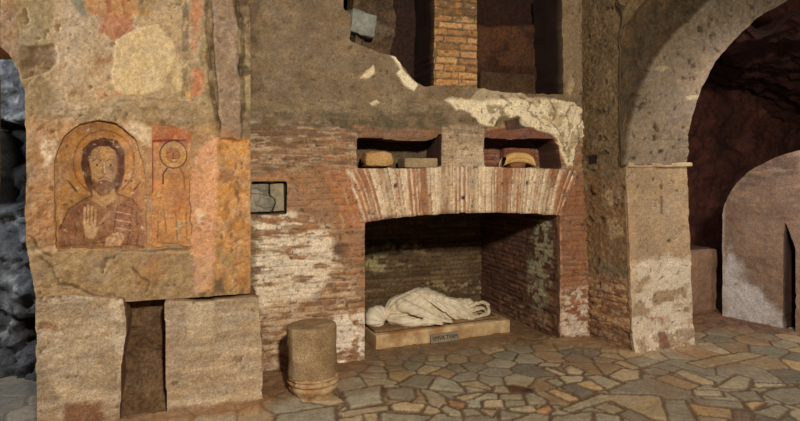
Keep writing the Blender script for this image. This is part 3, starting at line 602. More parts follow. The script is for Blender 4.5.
w.build('wall_arch', M_PLASTER(), depthf=lambda u, v: .03 if u < 3.6 else .5, skcol=(88, 72, 48), gain=.72, grit=.24)['kind'] = 'structure'
# impost slab
def box_rock(name, loc, dim, m, amp=.01, cuts=6, parent=None, rz=0, bev=.15, seed=0, fr=7):
    bm = bmesh.new(); bmesh.ops.create_cube(bm, size=1); bmesh.ops.scale(bm, vec=dim, verts=bm.verts)
    bmesh.ops.bevel(bm, geom=bm.edges[:]+bm.verts[:], offset=min(dim)*bev, segments=2, affect='EDGES', profile=.6)
    bmesh.ops.triangulate(bm, faces=bm.faces[:])
    for _ in range(3):
        E = [e for e in bm.edges if e.calc_length() > max(max(dim)/14, .008)]
        if E: bmesh.ops.subdivide_edges(bm, edges=E, cuts=1, use_grid_fill=True); bmesh.ops.triangulate(bm, faces=bm.faces[:])
    from mathutils import noise
    for v in bm.verts:
        p = v.co*fr+Vector((seed*3.1, seed*1.7, seed)); v.co += Vector(noise.noise_vector(p))*amp+Vector(noise.noise_vector(p*3))*amp*.35
    me = bpy.data.meshes.new(name); bm.to_mesh(me); bm.free()
    for p in me.polygons: p.use_smooth = True
    me.materials.append(m); o = bpy.data.objects.new(name, me); COL.objects.link(o); o.location = loc; o.rotation_euler = (0, 0, rz)
    if parent is not None: o.parent = parent
    return o
M_IMP = mat('impost_stone', .9, 40, .6, .01, .8, 1.15, color=(S(158, 132, 94), S(184, 156, 116)))
o = box_rock('trim_1', (3.79, 4.27, 1.662), (.70, .42, .040), M_IMP, .016, bev=.3, seed=4); o['kind'] = 'structure'
# ---- vaulted passage beyond the arch
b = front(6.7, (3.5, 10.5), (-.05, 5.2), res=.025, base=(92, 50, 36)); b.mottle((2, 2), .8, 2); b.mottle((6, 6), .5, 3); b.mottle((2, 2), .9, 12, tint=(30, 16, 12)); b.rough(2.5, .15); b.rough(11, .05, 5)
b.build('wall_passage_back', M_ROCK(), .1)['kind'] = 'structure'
b = front(5.05, (3.4, 5.5), (-.05, .72), res=.014, base=(150, 112, 82)); b.mottle((4, 6), .35, 2); b.rough(5, .03); b.paint([(4.3,.1),(5.4,.1),(5.4,.6),(4.3,.65)], (142, 108, 84), op=.6, uv=True, ns=(5, 7), cover=.55, soft=.05)
b.build('wall_passage_low', M_PLASTER(), .5, (96, 66, 48))['kind'] = 'structure'
# lunette-shaped side wall
d_ = np.array([5.60-5.32, 3.75-4.82, 0]); L_ = np.linalg.norm(d_); d_ /= L_
b = Sheet((5.32, 4.82, 0), tuple(d_), Z, (-.05, 3.2), (-.05, 2.7), res=.010, base=(140, 110, 86))
b.mottle((3, 6), .22, 2); b.mottle((8, 30), .2, 4); b.rough(5, .012); b.rough(20, .005, 5)
b.paint([(718,205),(730,180),(750,165),(800,145),(800,225),(745,215),(722,232)], (120, 92, 72), op=.6, ns=(5, 22), cover=.55, soft=.05)
b.paint([(740,160),(800,140),(800,175),(760,182),(738,190)], (86, 66, 54), op=.6, ns=(7, 34), cover=.5, soft=.04)
b.paint([(720,250),(728,252),(745,278),(760,298),(784,318),(784,334),(720,324)], (204, 192, 180), op=.9, soft=.10, warp=.12, ns=(6, 6), cover=.8)
b.paint([(718,205),(726,190),(724,240),(728,318),(720,318)], (190, 174, 156), op=.6, soft=.02)
b.paint([(770,318),(784,322),(784,334),(770,330)], (190, 180, 170), op=.5, soft=.02)
arc = [(721,340),(721,215),(724,204),(730,191),(738,180),(748,171),(760,164),(775,157),(790,152),(805,148),(830,143),(860,142)]
qa = b.q(arc); qa = [(max(p[0], 0.004), p[1]) for p in qa]; qa[0] = (qa[0][0], -.1)
qa += [(3.3, qa[-1][1]-.25), (3.3, -.1)]
b.M[:] = polysd(b.U+.006*fbm(b.U*9, b.V*9, 3, 2), b.V+.006*fbm(b.U*9, b.V*9, 3, 5), qa) < 0
b.cut([(785,222),(790,236),(795,250),(796,420),(784,420),(783,300),(784,240)], .004, 9)
b.build('wall_lunette', M_PLASTER(), .35, (70, 46, 36))['kind'] = 'structure'
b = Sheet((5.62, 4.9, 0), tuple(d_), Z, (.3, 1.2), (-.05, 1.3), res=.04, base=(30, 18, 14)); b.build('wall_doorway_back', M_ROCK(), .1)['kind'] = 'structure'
# dark vault over the passage: curved rough ceiling
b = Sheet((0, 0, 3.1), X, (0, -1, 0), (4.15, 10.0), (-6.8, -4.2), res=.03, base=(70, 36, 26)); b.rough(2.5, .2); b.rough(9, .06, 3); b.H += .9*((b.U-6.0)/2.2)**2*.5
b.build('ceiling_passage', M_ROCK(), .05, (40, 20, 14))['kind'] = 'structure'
b = Sheet((0, 0, 3.5), X, (0, -1, 0), (-3.2, 5.2), (-6.5, -3.2), res=.05, base=(84, 62, 42)); b.rough(2.5, .12); b.build('ceiling', M_ROCK(), .1)['kind'] = 'structure'

# ================================================================== THINGS
# ---- fresco in the arched niche: concave painted plaster
f = front(LY+.016, (-.98, -.28), (1.08, 2.02), res=.0042, base=(162, 110, 56)); f.mottle((6, 6), .22, 3); f.mottle((20, 20), .18, 4)
P_ = f.paint; OUT = (52, 26, 16)
P_([(62,150),(80,128),(99,124),(120,130),(140,155),(142,200),(60,205)], (172, 118, 56), op=.6, soft=.04)
P_([(130,190),(146,186),(146,246),(134,246),(128,215)], (150, 92, 66), op=.7, soft=.02, ns=(9, 9), cover=.6)
# halo
import itertools
def circ(cx, cy, rx, ry, n=28): return [(cx+rx*math.cos(t), cy+ry*math.sin(t)) for t in np.linspace(0, 2*math.pi, n)]
P_(circ(103, 163, 31, 33), (172, 112, 50), op=.8, soft=.006, warp=.004); P_(circ(103, 163, 31, 33), (120, 62, 30), op=.8, soft=.003, warp=.006, line=.009)
P_(circ(103, 163, 27, 29), (176, 122, 62), op=.6, soft=.003, warp=.006, line=.005)
# shoulders and robe
P_([(57,249),(59,228),(68,208),(84,198),(98,193),(118,193),(132,200),(142,214),(145,249)], (134, 88, 54), op=.92, soft=.008, warp=.01)
P_([(84,200),(96,194),(104,212),(116,196),(120,205),(112,230),(98,236),(86,225)], (146, 98, 62), op=.8, soft=.012)
P_([(59,232),(70,210),(84,200),(92,215),(84,248),(60,248)], (124, 74, 50), op=.55, soft=.02, ns=(8, 8), cover=.55)
P_([(58,230),(68,209),(84,199),(95,194)], OUT, op=.9, soft=.003, warp=.005, line=.008); P_([(118,194),(132,199),(141,212)], OUT, op=.8, soft=.003, warp=.005, line=.007)
for L in ([(70,214),(76,230),(72,246)], [(84,204),(88,220),(82,240)], [(124,204),(130,224),(126,246)], [(136,214),(138,232),(136,246)], [(100,214),(106,232),(112,246)], [(60,247),(100,243),(144,247)], [(90,244),(104,236),(112,246)]):
    P_(L, (84, 42, 28), op=.8, soft=.003, warp=.006, line=.006)
for L in ([(78,210),(82,226)], [(64,236),(66,244)], [(128,208),(134,226)]): P_(L, (190, 140, 100), op=.6, soft=.004, warp=.005, line=.005)
P_([(67,181),(76,192)], OUT, op=.9, soft=.003, warp=.004, line=.012); P_([(134,190),(140,182)], OUT, op=.8, soft=.003, warp=.004, line=.008)
# hair, neck, face
P_([(80,165),(82,148),(90,140),(103,137),(116,140),(124,150),(124,172),(121,186),(113,196),(90,196),(84,184)], (76, 42, 26), soft=.005, warp=.005)
P_([(92,185),(112,185),(116,198),(103,208),(91,200)], (178, 132, 82), soft=.006, warp=.004)
P_([(88,160),(91,150),(98,146),(108,146),(115,151),(117,164),(114,180),(106,191),(99,191),(91,180)], (168, 124, 76), soft=.004, warp=.004)
P_([(110,150),(116,156),(116,172),(110,184),(106,176)], (140, 92, 58), op=.6, soft=.01)
P_([(91,178),(96,182),(103,179),(110,182),(114,177),(113,188),(106,196),(98,196),(92,188)], (104, 60, 38), op=.85, soft=.005, warp=.006)
P_([(97,179),(103,177),(109,179)], (84, 44, 28), op=.9, soft=.002, warp=.002, line=.006); P_([(99,183),(103,184),(107,183)], (150, 76, 52), op=.9, soft=.002, warp=.001, line=.005)
for cx_ in (96, 110):
    P_([(cx_-4.5,161),(cx_,158.5),(cx_+4.5,160.5)], (58, 30, 20), op=.95, soft=.002, warp=.001, line=.004)
    P_([(cx_-4,165),(cx_,163),(cx_+4,165),(cx_,167)], (196, 158, 112), op=.7, soft=.003, warp=.001); P_(circ(cx_, 165, 1.4, 1.6, 9), (74, 42, 26), op=.9, soft=.003, warp=0)
P_([(103,160),(101.5,172),(103,175),(105.5,174)], (104, 60, 38), op=.9, soft=.002, warp=.001, line=.0035); P_([(103,162),(104,172)], (214, 176, 126), op=.7, soft=.003, warp=.001, line=.006)
# raised hand
P_([(82,222),(94,221),(96,232),(92,240),(84,238)], (190, 146, 98), soft=.004, warp=.003)
for i, (a, b_) in enumerate(((83.5, 208), (87, 206), (90.5, 207), (94, 211))): P_([(a, 224), (a+.3, b_)], (196, 152, 104), soft=.0025, warp=.001, line=.014); P_([(a+1.7, 224), (a+2, b_+2)], (96, 50, 32), op=.8, soft=.002, warp=.001, line=.0035)
P_([(95,232),(101,222),(104,218)], (190, 146, 98), soft=.003, warp=.002, line=.014)
# book with bands and holding hand
P_([(117,204),(132,208),(128,238),(112,234)], (138, 82, 54), soft=.004, warp=.003); P_([(117,204),(132,208),(128,238),(112,234),(117,204)], OUT, op=.7, soft=.002, warp=.002, line=.006)
for y_ in (212, 220, 228): P_([(115,y_),(130,y_+3)], (206, 166, 116), op=.8, soft=.002, warp=.003, line=.005)
P_([(106,238),(118,232),(126,236),(120,246),(104,247)], (182, 136, 92), soft=.005, warp=.004)
for t in range(3): P_([(114+t*4, 234-t), (117+t*4, 241-t)], (96, 50, 32), op=.7, soft=.002, warp=.002, line=.0035)
P_([(57,150),(62,190),(60,225),(57,225)], (196, 160, 116), op=.6, soft=.01, ns=(20, 12), cover=.5)
f.mottle((14, 14), .25, 8); f.mottle((9, 9), .75, 9, tint=(166, 118, 72)); f.mottle((22, 22), .6, 19, tint=(178, 138, 92)); f.mottle((16, 16), .5, 29, tint=(116, 72, 44)); f.mottle((50, 50), .3, 10); f.pits(30, .5, .003, 11, (196, 168, 130)); f.pits(24, .55, .003, 12, (96, 60, 38))
qa = np.array(f.q(AN)); cu = qa[:, 0].mean(); f.M[:] = polysd(f.U, f.V, qa) < .03
f.H -= .035*(1-np.clip(np.abs(f.U-cu)/.33, 0, 1)**2)*ss(2.0, 1.78, f.V)
o = f.build('fresco', M_FRESCO(), .015, (150, 110, 70)); tag(o, 'arched wall niche painted with a bearded haloed man in a reddish robe raising one hand', 'fresco')

# ---- small fresco of a haloed head in a red frame
f = front(LY-.012, (-.36, -.02), (1.10, 1.90), res=.0045, base=(180, 122, 66)); f.mottle((8, 8), .25, 3); P_ = f.paint
P_(R(148,128,190,245), (172, 112, 62), op=.5, soft=.04, ns=(8, 8), cover=.5); P_([(150,128),(190,128),(192,140),(188,150),(152,142)], (156, 84, 50), op=.85, soft=.01, ns=(14, 14), cover=.7)
P_([(152,192),(152,141),(186,140)], (120, 42, 24), soft=.003, warp=.004, line=.016); P_([(150,190),(149,128),(188,127)], (140, 62, 34), op=.8, soft=.004, warp=.006, line=.02)
P_(circ(173.5, 154.5, 13.5, 13.5), (176, 128, 70), soft=.004, warp=.004); P_(circ(173.5, 154.5, 13.5, 13.5), (70, 36, 22), soft=.002, warp=.003, line=.007)
P_([(166,150),(171,147),(179,149),(181,156),(177,163),(170,163),(166,158)], (150, 92, 52), op=.85, soft=.005, warp=.006)
for L in ([(167,153),(171,152)], [(175,152),(179,152)], [(173,153),(173,159),(175,159)], [(171,162),(176,162)]): P_(L, (70, 38, 24), soft=.002, warp=.001, line=.004)
P_([(163,184),(163,174),(167,168)], OUT, soft=.003, warp=.003, line=.008); P_([(180,168),(184,176),(185,190)], (96, 56, 34), op=.8, soft=.003, warp=.003, line=.007)
P_([(160,192),(188,190),(190,215),(160,218)], (156, 92, 56), op=.7, soft=.03, ns=(10, 8), cover=.55); P_([(178,222),(186,222),(186,240),(178,240)], (150, 146, 128), op=.7, soft=.01, ns=(30, 10), cover=.6)
for L in ([(176,214),(177,240)], [(186,212),(187,240)], [(158,222),(158,242),(180,244)], [(164,210),(166,232)]): P_(L, (98, 66, 44), op=.7, soft=.003, warp=.006, line=.007)
f.mottle((14, 14), .25, 8); f.mottle((9, 9), .7, 9, tint=(168, 128, 80)); f.pits(22, .48, .003, 11, (190, 158, 112))
qa = f.q([(148,126),(172,125),(192,132),(190,150),(190,200),(191,246),(150,247),(149,190)])
f.M[:] = polysd(f.U+.012*fbm(f.U*14, f.V*14, 3, 2), f.V+.012*fbm(f.U*14, f.V*14, 3, 5), qa) < 0
f.H += .006*0
o = f.build('fresco', M_FRESCO(), .04, (150, 110, 70)); tag(o, 'small faded wall painting of a haloed head inside a thin red frame', 'fresco')

# ---- lathe helper
def lathe(name, prof, m, parent, seg=72, amp=.006, seed=0, cols=None, top=None):
    V_ = []; F_ = []
    from mathutils import noise
    for j, (r, z) in enumerate(prof):
        for i in range(seg):
            a = 2*math.pi*i/seg; p = Vector((math.cos(a)*r, math.sin(a)*r, z))
            n_ = noise.noise(p*9+Vector((seed, 0, 0)))*amp+noise.noise(p*30+Vector((seed, 3, 0)))*amp*.5
            V_.append((math.cos(a)*(r+n_), math.sin(a)*(r+n_), z+(n_*1.5 if r < .05 or j in (0,) else n_*.4)))
    for j in range(len(prof)-1):
        for i in range(seg): F_.append((j*seg+i, j*seg+(i+1) % seg, (j+1)*seg+(i+1) % seg, (j+1)*seg+i))
    V_.append((0, 0, prof[-1][1])); k = (len(prof)-1)*seg
    for i in range(seg): F_.append((k+i, k+(i+1) % seg, len(V_)-1))
    o = mesh_obj(name, V_, F_, m, parent)
    return o
M_COLUMN = mat('pitted_column_stone', .85, 85, 1.0, .009, .5, 1.42, color=(S(136, 106, 72), S(168, 138, 98)))
M_CBASE = mat('worn_base_stone', .85, 30, .7, .01, .7, 1.25, color=(S(150, 104, 62), S(182, 152, 110)))
col = empty('column_stump', (.70, 4.10, .0)); tag(col, 'short broken stone column on a worn moulded base, standing by the brick wall', 'column')
prof = [(.150, -.01), (.156, .012), (.160, .026), (.168, .040), (.177, .052), (.183, .066), (.182, .080), (.170, .087), (.169, .093), (.180, .099), (.184, .108), (.180, .117), (.169, .122), (.170, .128), (.178, .133), (.180, .142), (.172, .150), (.10, .152)]
lathe('base', prof, M_CBASE, col, amp=.024, seed=3)
prof = [(.10, .146), (.170, .147), (.177, .152)]+[(.177-.003*math.sin(t*3.1), .155+.335*t) for t in np.linspace(0, 1, 24)]+[(.176, .494), (.170, .499), (.14, .500), (.10, .498), (.05, .494), (.01, .492)]
sh = lathe('shaft', prof, M_COLUMN, col, amp=.007, seed=8); sh.rotation_euler = (.0, -.012, 0)
# ---- stone slab under the column? the earth carries it directly

# ---- loose stones in the recesses
M_YS = mat('yellow_tufa', .95, 60, .8, .008, .7, 1.2, color=(S(176, 130, 76), S(196, 152, 96)))
M_TS = mat('grey_tan_stone', .92, 50, .7, .008, .75, 1.2, color=(S(138, 116, 84), S(162, 138, 102)))
M_GS = mat('grey_block_stone', .9, 30, .8, .01, .7, 1.2, color=(S(112, 110, 98), S(146, 144, 130)))
M_MB = mat('aged_marble', .6, 26, .35, .004, .82, 1.12, color=(S(212, 190, 154), S(232, 214, 182)), spec=.4)
M_MB2 = mat('yellowed_marble', .6, 16, .35, .004, .72, 1.15, color=(S(172, 124, 74), S(220, 190, 140)), spec=.4)
def wp(px, py, y):
    d = ray(px, py); t = y/d[1]; return CAM+d*t
p = wp(377, 168, 4.72); o = box_rock('loose_stone', (p[0], 4.72, p[2]+.073), (.265, .20, .14), M_YS, .016, bev=.42, seed=1)
tag(o, 'rounded yellow stone block lying at the left end of the left small recess', 'stone')
p = wp(417, 167.5, 4.73); o = box_rock('flat_stone', (p[0], 4.72, p[2]+.038), (.30, .20, .085), M_TS, .006, bev=.12, seed=2)
tag(o, 'flat grey-brown stone slab lying right of the rounded yellow stone', 'stone')
# carved fragment: curved moulded piece with a beaded rim
def carved():
    V_ = []; F_ = []; n = 44; ring = 14
    for i in range(n+1):
        t = -1+2*i/n; cx = t*.158; cz = .094-.042*abs(t)**2.6; tilt = -t*.4*abs(t)
        hh = .048+.004*abs(t)**3; dd = .055
        for k in range(ring):
            a = 2*math.pi*k/ring; sq = lambda c: math.copysign(abs(c)**.6, c)
            bead = 1+.09*math.sin(i*math.pi/1.6) if 3 < k < 12 else 1
            y = sq(math.cos(a))*dd*bead; z = sq(math.sin(a))*hh*(1+.06*math.sin(i*math.pi/1.6))
            V_.append((cx+z*math.sin(-tilt)*-1, y, cz+z*math.cos(tilt)))
    for i in range(n):
        for k in range(ring): F_.append((i*ring+k, i*ring+(k+1) % ring, (i+1)*ring+(k+1) % ring, (i+1)*ring+k))
    F_.append(tuple(range(ring))); F_.append(tuple(reversed(range(n*ring, (n+1)*ring))))
    return V_, F_
p = wp(518, 167.5, 4.70)
cf = empty('carved_fragment', (p[0], 4.71, p[2]-.002)); tag(cf, 'curved carved stone fragment with a beaded rim in the right small recess', 'carving')
V_, F_ = carved(); mesh_obj('moulding', V_, F_, mat('carved_yellow_stone', .85, 90, .6, .004, .75, 1.2, color=(S(206, 156, 88), S(226, 186, 120))), cf)
M_CORE = mat('brick_red_core', .95, 60, .8, .008, .7, 1.2, color=(S(120, 70, 46), S(150, 96, 62)))
o = box_rock('core', (0, .025, .045), (.17, .09, .09), M_CORE, .008, bev=.25, seed=5, parent=cf)
for i in range(13):
    t = -1+2*(i+.5)/13; bm = bmesh.new(); bmesh.ops.create_icosphere(bm, subdivisions=2, radius=.012, matrix=Matrix.Translation((t*.135, -.056, .098-.042*abs(t)**2.4)))
    me = bpy.data.meshes.new('bead'); bm.to_mesh(me); bm.free()
    for q_ in me.polygons: q_.use_smooth = True
    me.materials.append(MATS['carved_yellow_stone']); o = bpy.data.objects.new('bead', me); COL.objects.link(o); o.parent = cf
# stacked rubble behind the carved fragment
p = wp(518, 150, 4.86); o = box_rock('rubble_stone', (p[0]-.01, 4.885, 1.645+.095), (.30, .09, .185), M_CORE, .014, bev=.2, seed=9)
tag(o, 'dark reddish rubble stone behind the carved fragment', 'stone')
# grey block in the upper opening
p = wp(358, 26, 4.72); o = box_rock('stone_block', (p[0]+.01, 4.70, p[2]), (.235, .20, .20), M_GS, .028, bev=.12, seed=6, rz=.15); o.rotation_euler = (0, .12, .1)
tag(o, 'grey stone block set in the left edge of the upper left opening', 'stone')
# marble fragments in the framed slot
def prism(name, P, y, th, m, parent=None, bev=.004):
    pts = [wp(a, b_, y) for a, b_ in P]; bm = bmesh.new()
    vs = [bm.verts.new((q[0], y, q[2])) for q in pts]; fc = bm.faces.new(vs)
    r = bmesh.ops.extrude_face_region(bm, geom=[fc]); bmesh.ops.translate(bm, vec=(0, th, 0), verts=[g for g in r['geom'] if isinstance(g, bmesh.types.BMVert)])
    bmesh.ops.recalc_face_normals(bm, faces=bm.faces[:])
    bmesh.ops.bevel(bm, geom=bm.edges[:], offset=bev, segments=2, affect='EDGES')
    me = bpy.data.meshes.new(name); bm.to_mesh(me); bm.free(); me.materials.append(m); o = bpy.data.objects.new(name, me); COL.objects.link(o)
    if parent is not None: o.parent = parent
    return o
M_GM = mat('grey_marble', .7, 24, .6, .008, .55, 1.25, color=(S(104, 96, 80), S(150, 138, 116)))
M_PM = mat('pale_marble', .75, 30, .5, .006, .65, 1.2, color=(S(128, 116, 90), S(168, 150, 116)))
fy = WY+.02
mf = empty('marble_fragment', tuple(wp(262, 212.8, fy+.015))); tag(mf, 'grey marble relief fragment filling the left of the framed wall slot', 'marble fragment')
o = prism('slab', [(250.5,184.5),(268.5,184),(268,195),(274,199),(275,203),(271,211.5),(250.5,212.3)], fy, .03, M_GM); o.parent = mf; o.matrix_parent_inverse = mf.matrix_basis.inverted() if False else Matrix.Translation(-Vector(mf.location))
for P in ([(250.5,191),(262,191.5),(269,194),(269,196),(262,194),(250.5,193.5)], [(250.5,186.5),(257,186),(262,189),(268,188.6),(268,190),(261,191),(256,188),(250.5,188)], [(256,202),(266,206),(272,205),(272,207),(265,208),(255,204)]):
    o = prism('carved_ridge', P, fy-.014, .018, M_GM, bev=.002); o.parent = mf; o.matrix_parent_inverse = Matrix.Translation(-Vector(mf.location))
mf = prism('marble_fragment', [(270,184),(283.5,183.5),(284,210.5),(273,211.5),(276,203),(275,199),(270.5,195.5)], fy+.004, .03, M_PM)
tag(mf, 'pale marble fragment at the right end of the framed wall slot', 'marble fragment')

# ---- plinth with figure
A = np.array([1.40, 4.88]); Bp = np.array([2.81, 5.00]); rz = math.atan2(Bp[1]-A[1], Bp[0]-A[0]); PL = float(np.linalg.norm(Bp-A)); PH = .128; PZ = .015
pl = empty('marble_plinth', (A[0], A[1], PZ), rz); tag(pl, 'long low yellowed marble slab plinth on the niche floor', 'plinth')
o = box_rock('slab', (PL/2, .275, PH/2), (PL, .55, PH), M_MB2, .0025, bev=.05, seed=3, parent=pl, fr=5)
fx = empty('reclining_statue', (A[0], A[1], PZ+PH), rz)
tag(fx, 'white marble statue of a draped woman lying on her side on the slab', 'statue')
M_BED = mat('dark_marble_bed', .85, 30, .6, .008, .7, 1.2, color=(S(120, 88, 56), S(146, 112, 76)))
bd_ = box_rock('bed', (.66, .285, .021), (1.30, .46, .026), M_BED, .005, bev=.25, seed=12, parent=fx)

def blob_mesh(chains, voxel, extra=None):
    VV = []; FF = []; base = 0; ico = {}
    for lv in (2, 3):
        bm = bmesh.new(); bmesh.ops.create_icosphere(bm, subdivisions=lv, radius=1)
        ico[lv] = (np.array([v.co[:] for v in bm.verts]), np.array([[v.index for v in f_.verts] for f_ in bm.faces])); bm.free()
    for ch in chains:
        for (a, b_) in zip(ch[:-1], ch[1:]):
            a = np.array(a); b_ = np.array(b_); n = max(2, int(np.linalg.norm(a[:3]-b_[:3])/(min(a[3], b_[3])*.3))+1)
            for t in np.linspace(0, 1, min(n, 30)):
                q = a*(1-t)+b_*t; v_, f_ = ico[3 if q[3] > .03 else 2]
                VV.append(v_*q[3]*q[4:7]+q[:3]); FF.append(f_+base); base += len(v_)
    me = bpy.data.meshes.new('tmp'); me.from_pydata(np.concatenate(VV).tolist(), [], np.concatenate(FF).tolist()); me.update()
    ob = bpy.data.objects.new('tmp', me); COL.objects.link(ob)
    md = ob.modifiers.new('r', 'REMESH'); md.mode = 'VOXEL'; md.voxel_size = voxel
    ms = ob.modifiers.new('s', 'SMOOTH'); ms.factor = .6; ms.iterations = 8 if voxel > .004 else 5
    dg = bpy.context.evaluated_depsgraph_get(); ev = ob.evaluated_get(dg); m2 = bpy.data.meshes.new_from_object(ev)
    bpy.data.objects.remove(ob); return m2
def e(x, y, z, r, sx=1, sy=1, sz=1): return (x, y, z, r, sx, sy, sz)
zb = .028
body = [
 [e(.13,.27,.10,.055), e(.20,.27,.115,.058), e(.27,.27,.13,.075)],                                             # neck
 [e(.30,.27,.15,.100,1,1,1.1), e(.37,.28,.150,.120,1,1,1.1), e(.47,.30,.150,.128,1,1,1.15), e(.56,.30,.165,.140,1,1,1.15), e(.63,.30,.160,.140,1,1,1.15), e(.74,.28,.140,.120,1,1,1.1), e(.86,.25,.115,.098), e(.96,.22,.115,.090), e(1.04,.20,.112,.090)],   # trunk and upper thigh
 [e(1.04,.20,.10,.085), e(1.13,.25,.085,.062), e(1.19,.30,.07,.046)],                     # upper shin
 [e(.62,.26,.09,.10), e(.80,.18,.075,.072), e(.97,.13,.070,.066), e(1.10,.20,.06,.055), e(1.20,.28,.055,.042)],   # lower leg
 [e(1.19,.30,.055,.040), e(1.245,.24,.05,.032), e(1.265,.19,.04,.024)],                 # foot
 [e(.33,.19,.200,.066), e(.40,.135,.175,.054), e(.48,.085,.140,.048)], [e(.48,.085,.140,.043), e(.56,.060,.100,.038), e(.64,.045,.068,.028), e(.675,.042,.058,.023)],  # upper arm, elbow, forearm
 [e(.24,.20,.085,.054), e(.31,.11,.065,.046), e(.42,.065,.058,.038), e(.51,.045,.052,.031), e(.575,.035,.046,.023)],       # lower arm along the bed
 [e(.675,.042,.058,.023,1.2,1,.7), e(.715,.037,.050,.025,1.3,1.05,.6)], [e(.575,.035,.046,.022,1.2,1,.7), e(.610,.030,.042,.023,1.3,1.05,.6)],  # palms
]
for px_, pz_, yb in ((.715, .050, .054), (.610, .042, .047)):
    for k in range(4):
        y0 = yb+.006-k*.0185; ln = (.042, .054, .050, .036)[k]
        body.append([e(px_+.012, y0, pz_, .0080), e(px_+.014+ln*.55, y0-.002, pz_+.004, .0074), e(px_+.014+ln, y0-.004, pz_-.009, .0062)])
    body.append([e(px_-.01, yb-.040, pz_, .0095), e(px_+.012, yb-.056, pz_-.002, .0085), e(px_+.034, yb-.062, pz_-.008, .0068)])
# drapery: long soft folds laid over the hip and legs, and the hem round the feet
for k in range(5): body.append([e(.53+.06*k, .20, .285-.020*k, .014), e(.64+.06*k, .135, .20-.012*k, .016), e(.78+.055*k, .09, .10, .016), e(.86+.05*k, .085, .045, .014)])
for k in range(4): body.append([e(.42+.03*k, .30, .285+.008*k, .010), e(.54+.05*k, .20, .290-.010*k, .013), e(.72+.06*k, .15, .19, .013), e(.95+.03*k, .12, .13, .012)])
body.append([e(1.00,.12,.13,.020), e(1.10,.11,.165,.019), e(1.18,.12,.165,.019), e(1.25,.15,.130,.020), e(1.28,.18,.075,.020), e(1.25,.14,.035,.022), e(1.12,.09,.035,.024), e(.98,.07,.040,.024)])
body.append([e(1.00,.17,.09,.06), e(1.10,.19,.09,.05), e(1.19,.22,.075,.04)])
body.append([e(1.02,.10,.085,.015), e(1.10,.09,.110,.014), e(1.18,.12,.105,.014), e(1.22,.15,.075,.014)])
body.append([e(.28,.18,.05,.03), e(.40,.18,.05,.04), e(.52,.17,.05,.05), e(.62,.16,.055,.05)])   # cloth pooled under the arms
m2 = blob_mesh(body, .0035)
n = len(m2.vertices); co = np.empty(n*3, np.float32); m2.vertices.foreach_get('co', co); co = co.reshape(-1, 3).astype(float)
no = np.empty(n*3, np.float32); m2.vertices.foreach_get('normal', no); no = no.reshape(-1, 3)
x_, y_, z_ = co.T
hand = np.zeros(n); 
for hx, hz in ((.725, .048), (.62, .042)): hand = np.maximum(hand, ss(.085, .05, np.sqrt((x_-hx)**2+(y_-.035)**2+(z_-hz)**2)))
arm = np.maximum(ss(.075, .05, linesd(x_, y_, [(.32,.20),(.49,.095),(.69,.05)])+np.abs(z_-np.interp(x_, [.32,.49,.69], [.195,.125,.054]))*.6)*ss(.34,.42,x_), 0)
fw = np.clip(1-hand-.9*arm, 0, 1)
ang = np.arctan2(z_-.09, y_-.26)
s1 = x_*1.2+ang*.55+.10*fbm(x_*5, y_*5+z_*5, 3, 3)
torso = ss(.62, .40, x_)
g = np.sin((ang*1.6+x_*3.0+.5*fbm(x_*4, z_*6+y_*3, 3, 5))*11)
g2 = np.sin((x_*1.0-y_*.9+z_*1.1+.08*fbm(x_*5, z_*7, 3, 8))*85)
fold = torso*g*.0030+(1-torso)*(g2*.0030+g*.0012)
fold = np.where(fold > 0, fold, fold*1.4)
co = co+no*(fold*fw)[:, None]
co[:, 2] = np.maximum(co[:, 2], .012)
m2.vertices.foreach_set('co', co.astype(np.float32).ravel()); m2.update()
for p_ in m2.polygons: p_.use_smooth = True
m2.materials.clear(); m2.materials.append(M_MB); m2.name = 'body'
o = bpy.data.objects.new('body', m2); COL.objects.link(o); o.parent = fx
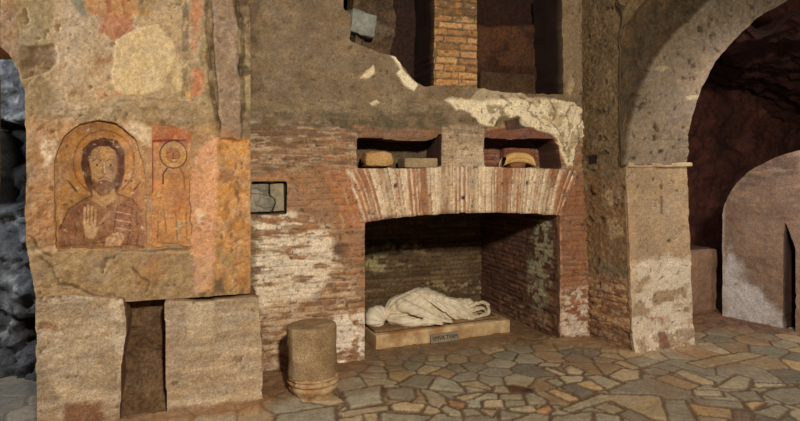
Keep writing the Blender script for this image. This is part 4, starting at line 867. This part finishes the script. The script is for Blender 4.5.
# wrapped head
hd = [[e(.085,.25,.105,.095,1.0,1,1.0), e(.120,.26,.115,.088)], [e(.15,.27,.105,.066), e(.20,.27,.115,.062)], [e(.05,.235,.08,.068), e(.09,.225,.075,.076)]]
m3 = blob_mesh(hd, .005); n = len(m3.vertices); co = np.empty(n*3, np.float32); m3.vertices.foreach_get('co', co); co = co.reshape(-1, 3).astype(float)
no = np.empty(n*3, np.float32); m3.vertices.foreach_get('normal', no); no = no.reshape(-1, 3)
r = (co-np.array([.17, .2, .06])); a = np.arctan2(r[:, 2], -r[:, 0]); rr = np.linalg.norm(r, axis=1)
fold = np.sin(a*17+2*rr*6+.5*fbm(co[:, 0]*10, co[:, 2]*10, 3, 2))
co += no*(fold*.0036)[:, None]; co[:, 2] = np.maximum(co[:, 2], .010)
m3.vertices.foreach_set('co', co.astype(np.float32).ravel()); m3.update()
for p_ in m3.polygons: p_.use_smooth = True
m3.materials.clear(); m3.materials.append(M_MB); o = bpy.data.objects.new('head_wrap', m3); COL.objects.link(o); o.parent = fx; tag(o, 'head wrapped in finely pleated cloth')

# ---- small inscribed plaque leaning on the plinth
def at_plinth(u, y, z): 
    c, s_ = math.cos(rz), math.sin(rz); return (A[0]+u*c-y*s_, A[1]+u*s_+y*c, z)
pq = empty('inscription_plaque', at_plinth(.530, -.022, PZ), rz); tag(pq, 'small grey stone plaque with carved capitals leaning on the plinth front', 'plaque')
tilt = empty  # noqa
o = box_rock('slab', (.15, .006, .040), (.30, .020, .082), mat('plaque_stone', .8, 60, .4, .004, .8, 1.15, color=(S(128, 112, 88), S(150, 134, 106))), .0008, bev=.12, seed=4, parent=pq); o.rotation_euler = (-.12, 0, 0)
cu_ = bpy.data.curves.new('letters', 'FONT'); cu_.body = 'VMVA TVAM'; cu_.size = .052; cu_.extrude = .0012; cu_.align_x = 'CENTER'; cu_.align_y = 'CENTER'
to = bpy.data.objects.new('tmp', cu_); COL.objects.link(to); dg = bpy.context.evaluated_depsgraph_get(); m4 = bpy.data.meshes.new_from_object(to.evaluated_get(dg)); bpy.data.objects.remove(to)
m4.materials.clear(); m4.materials.append(mat('letter_paint', .8, 60, .2, .002, .9, 1.05, color=(S(44, 36, 26), S(52, 42, 30)))); m4.name = 'lettering'
o = bpy.data.objects.new('lettering', m4); COL.objects.link(o); o.parent = pq; o.location = (.15, -.0052, .042); o.rotation_euler = (math.pi/2-.12, 0, 0); o.scale = (.92, 1.1, 1)
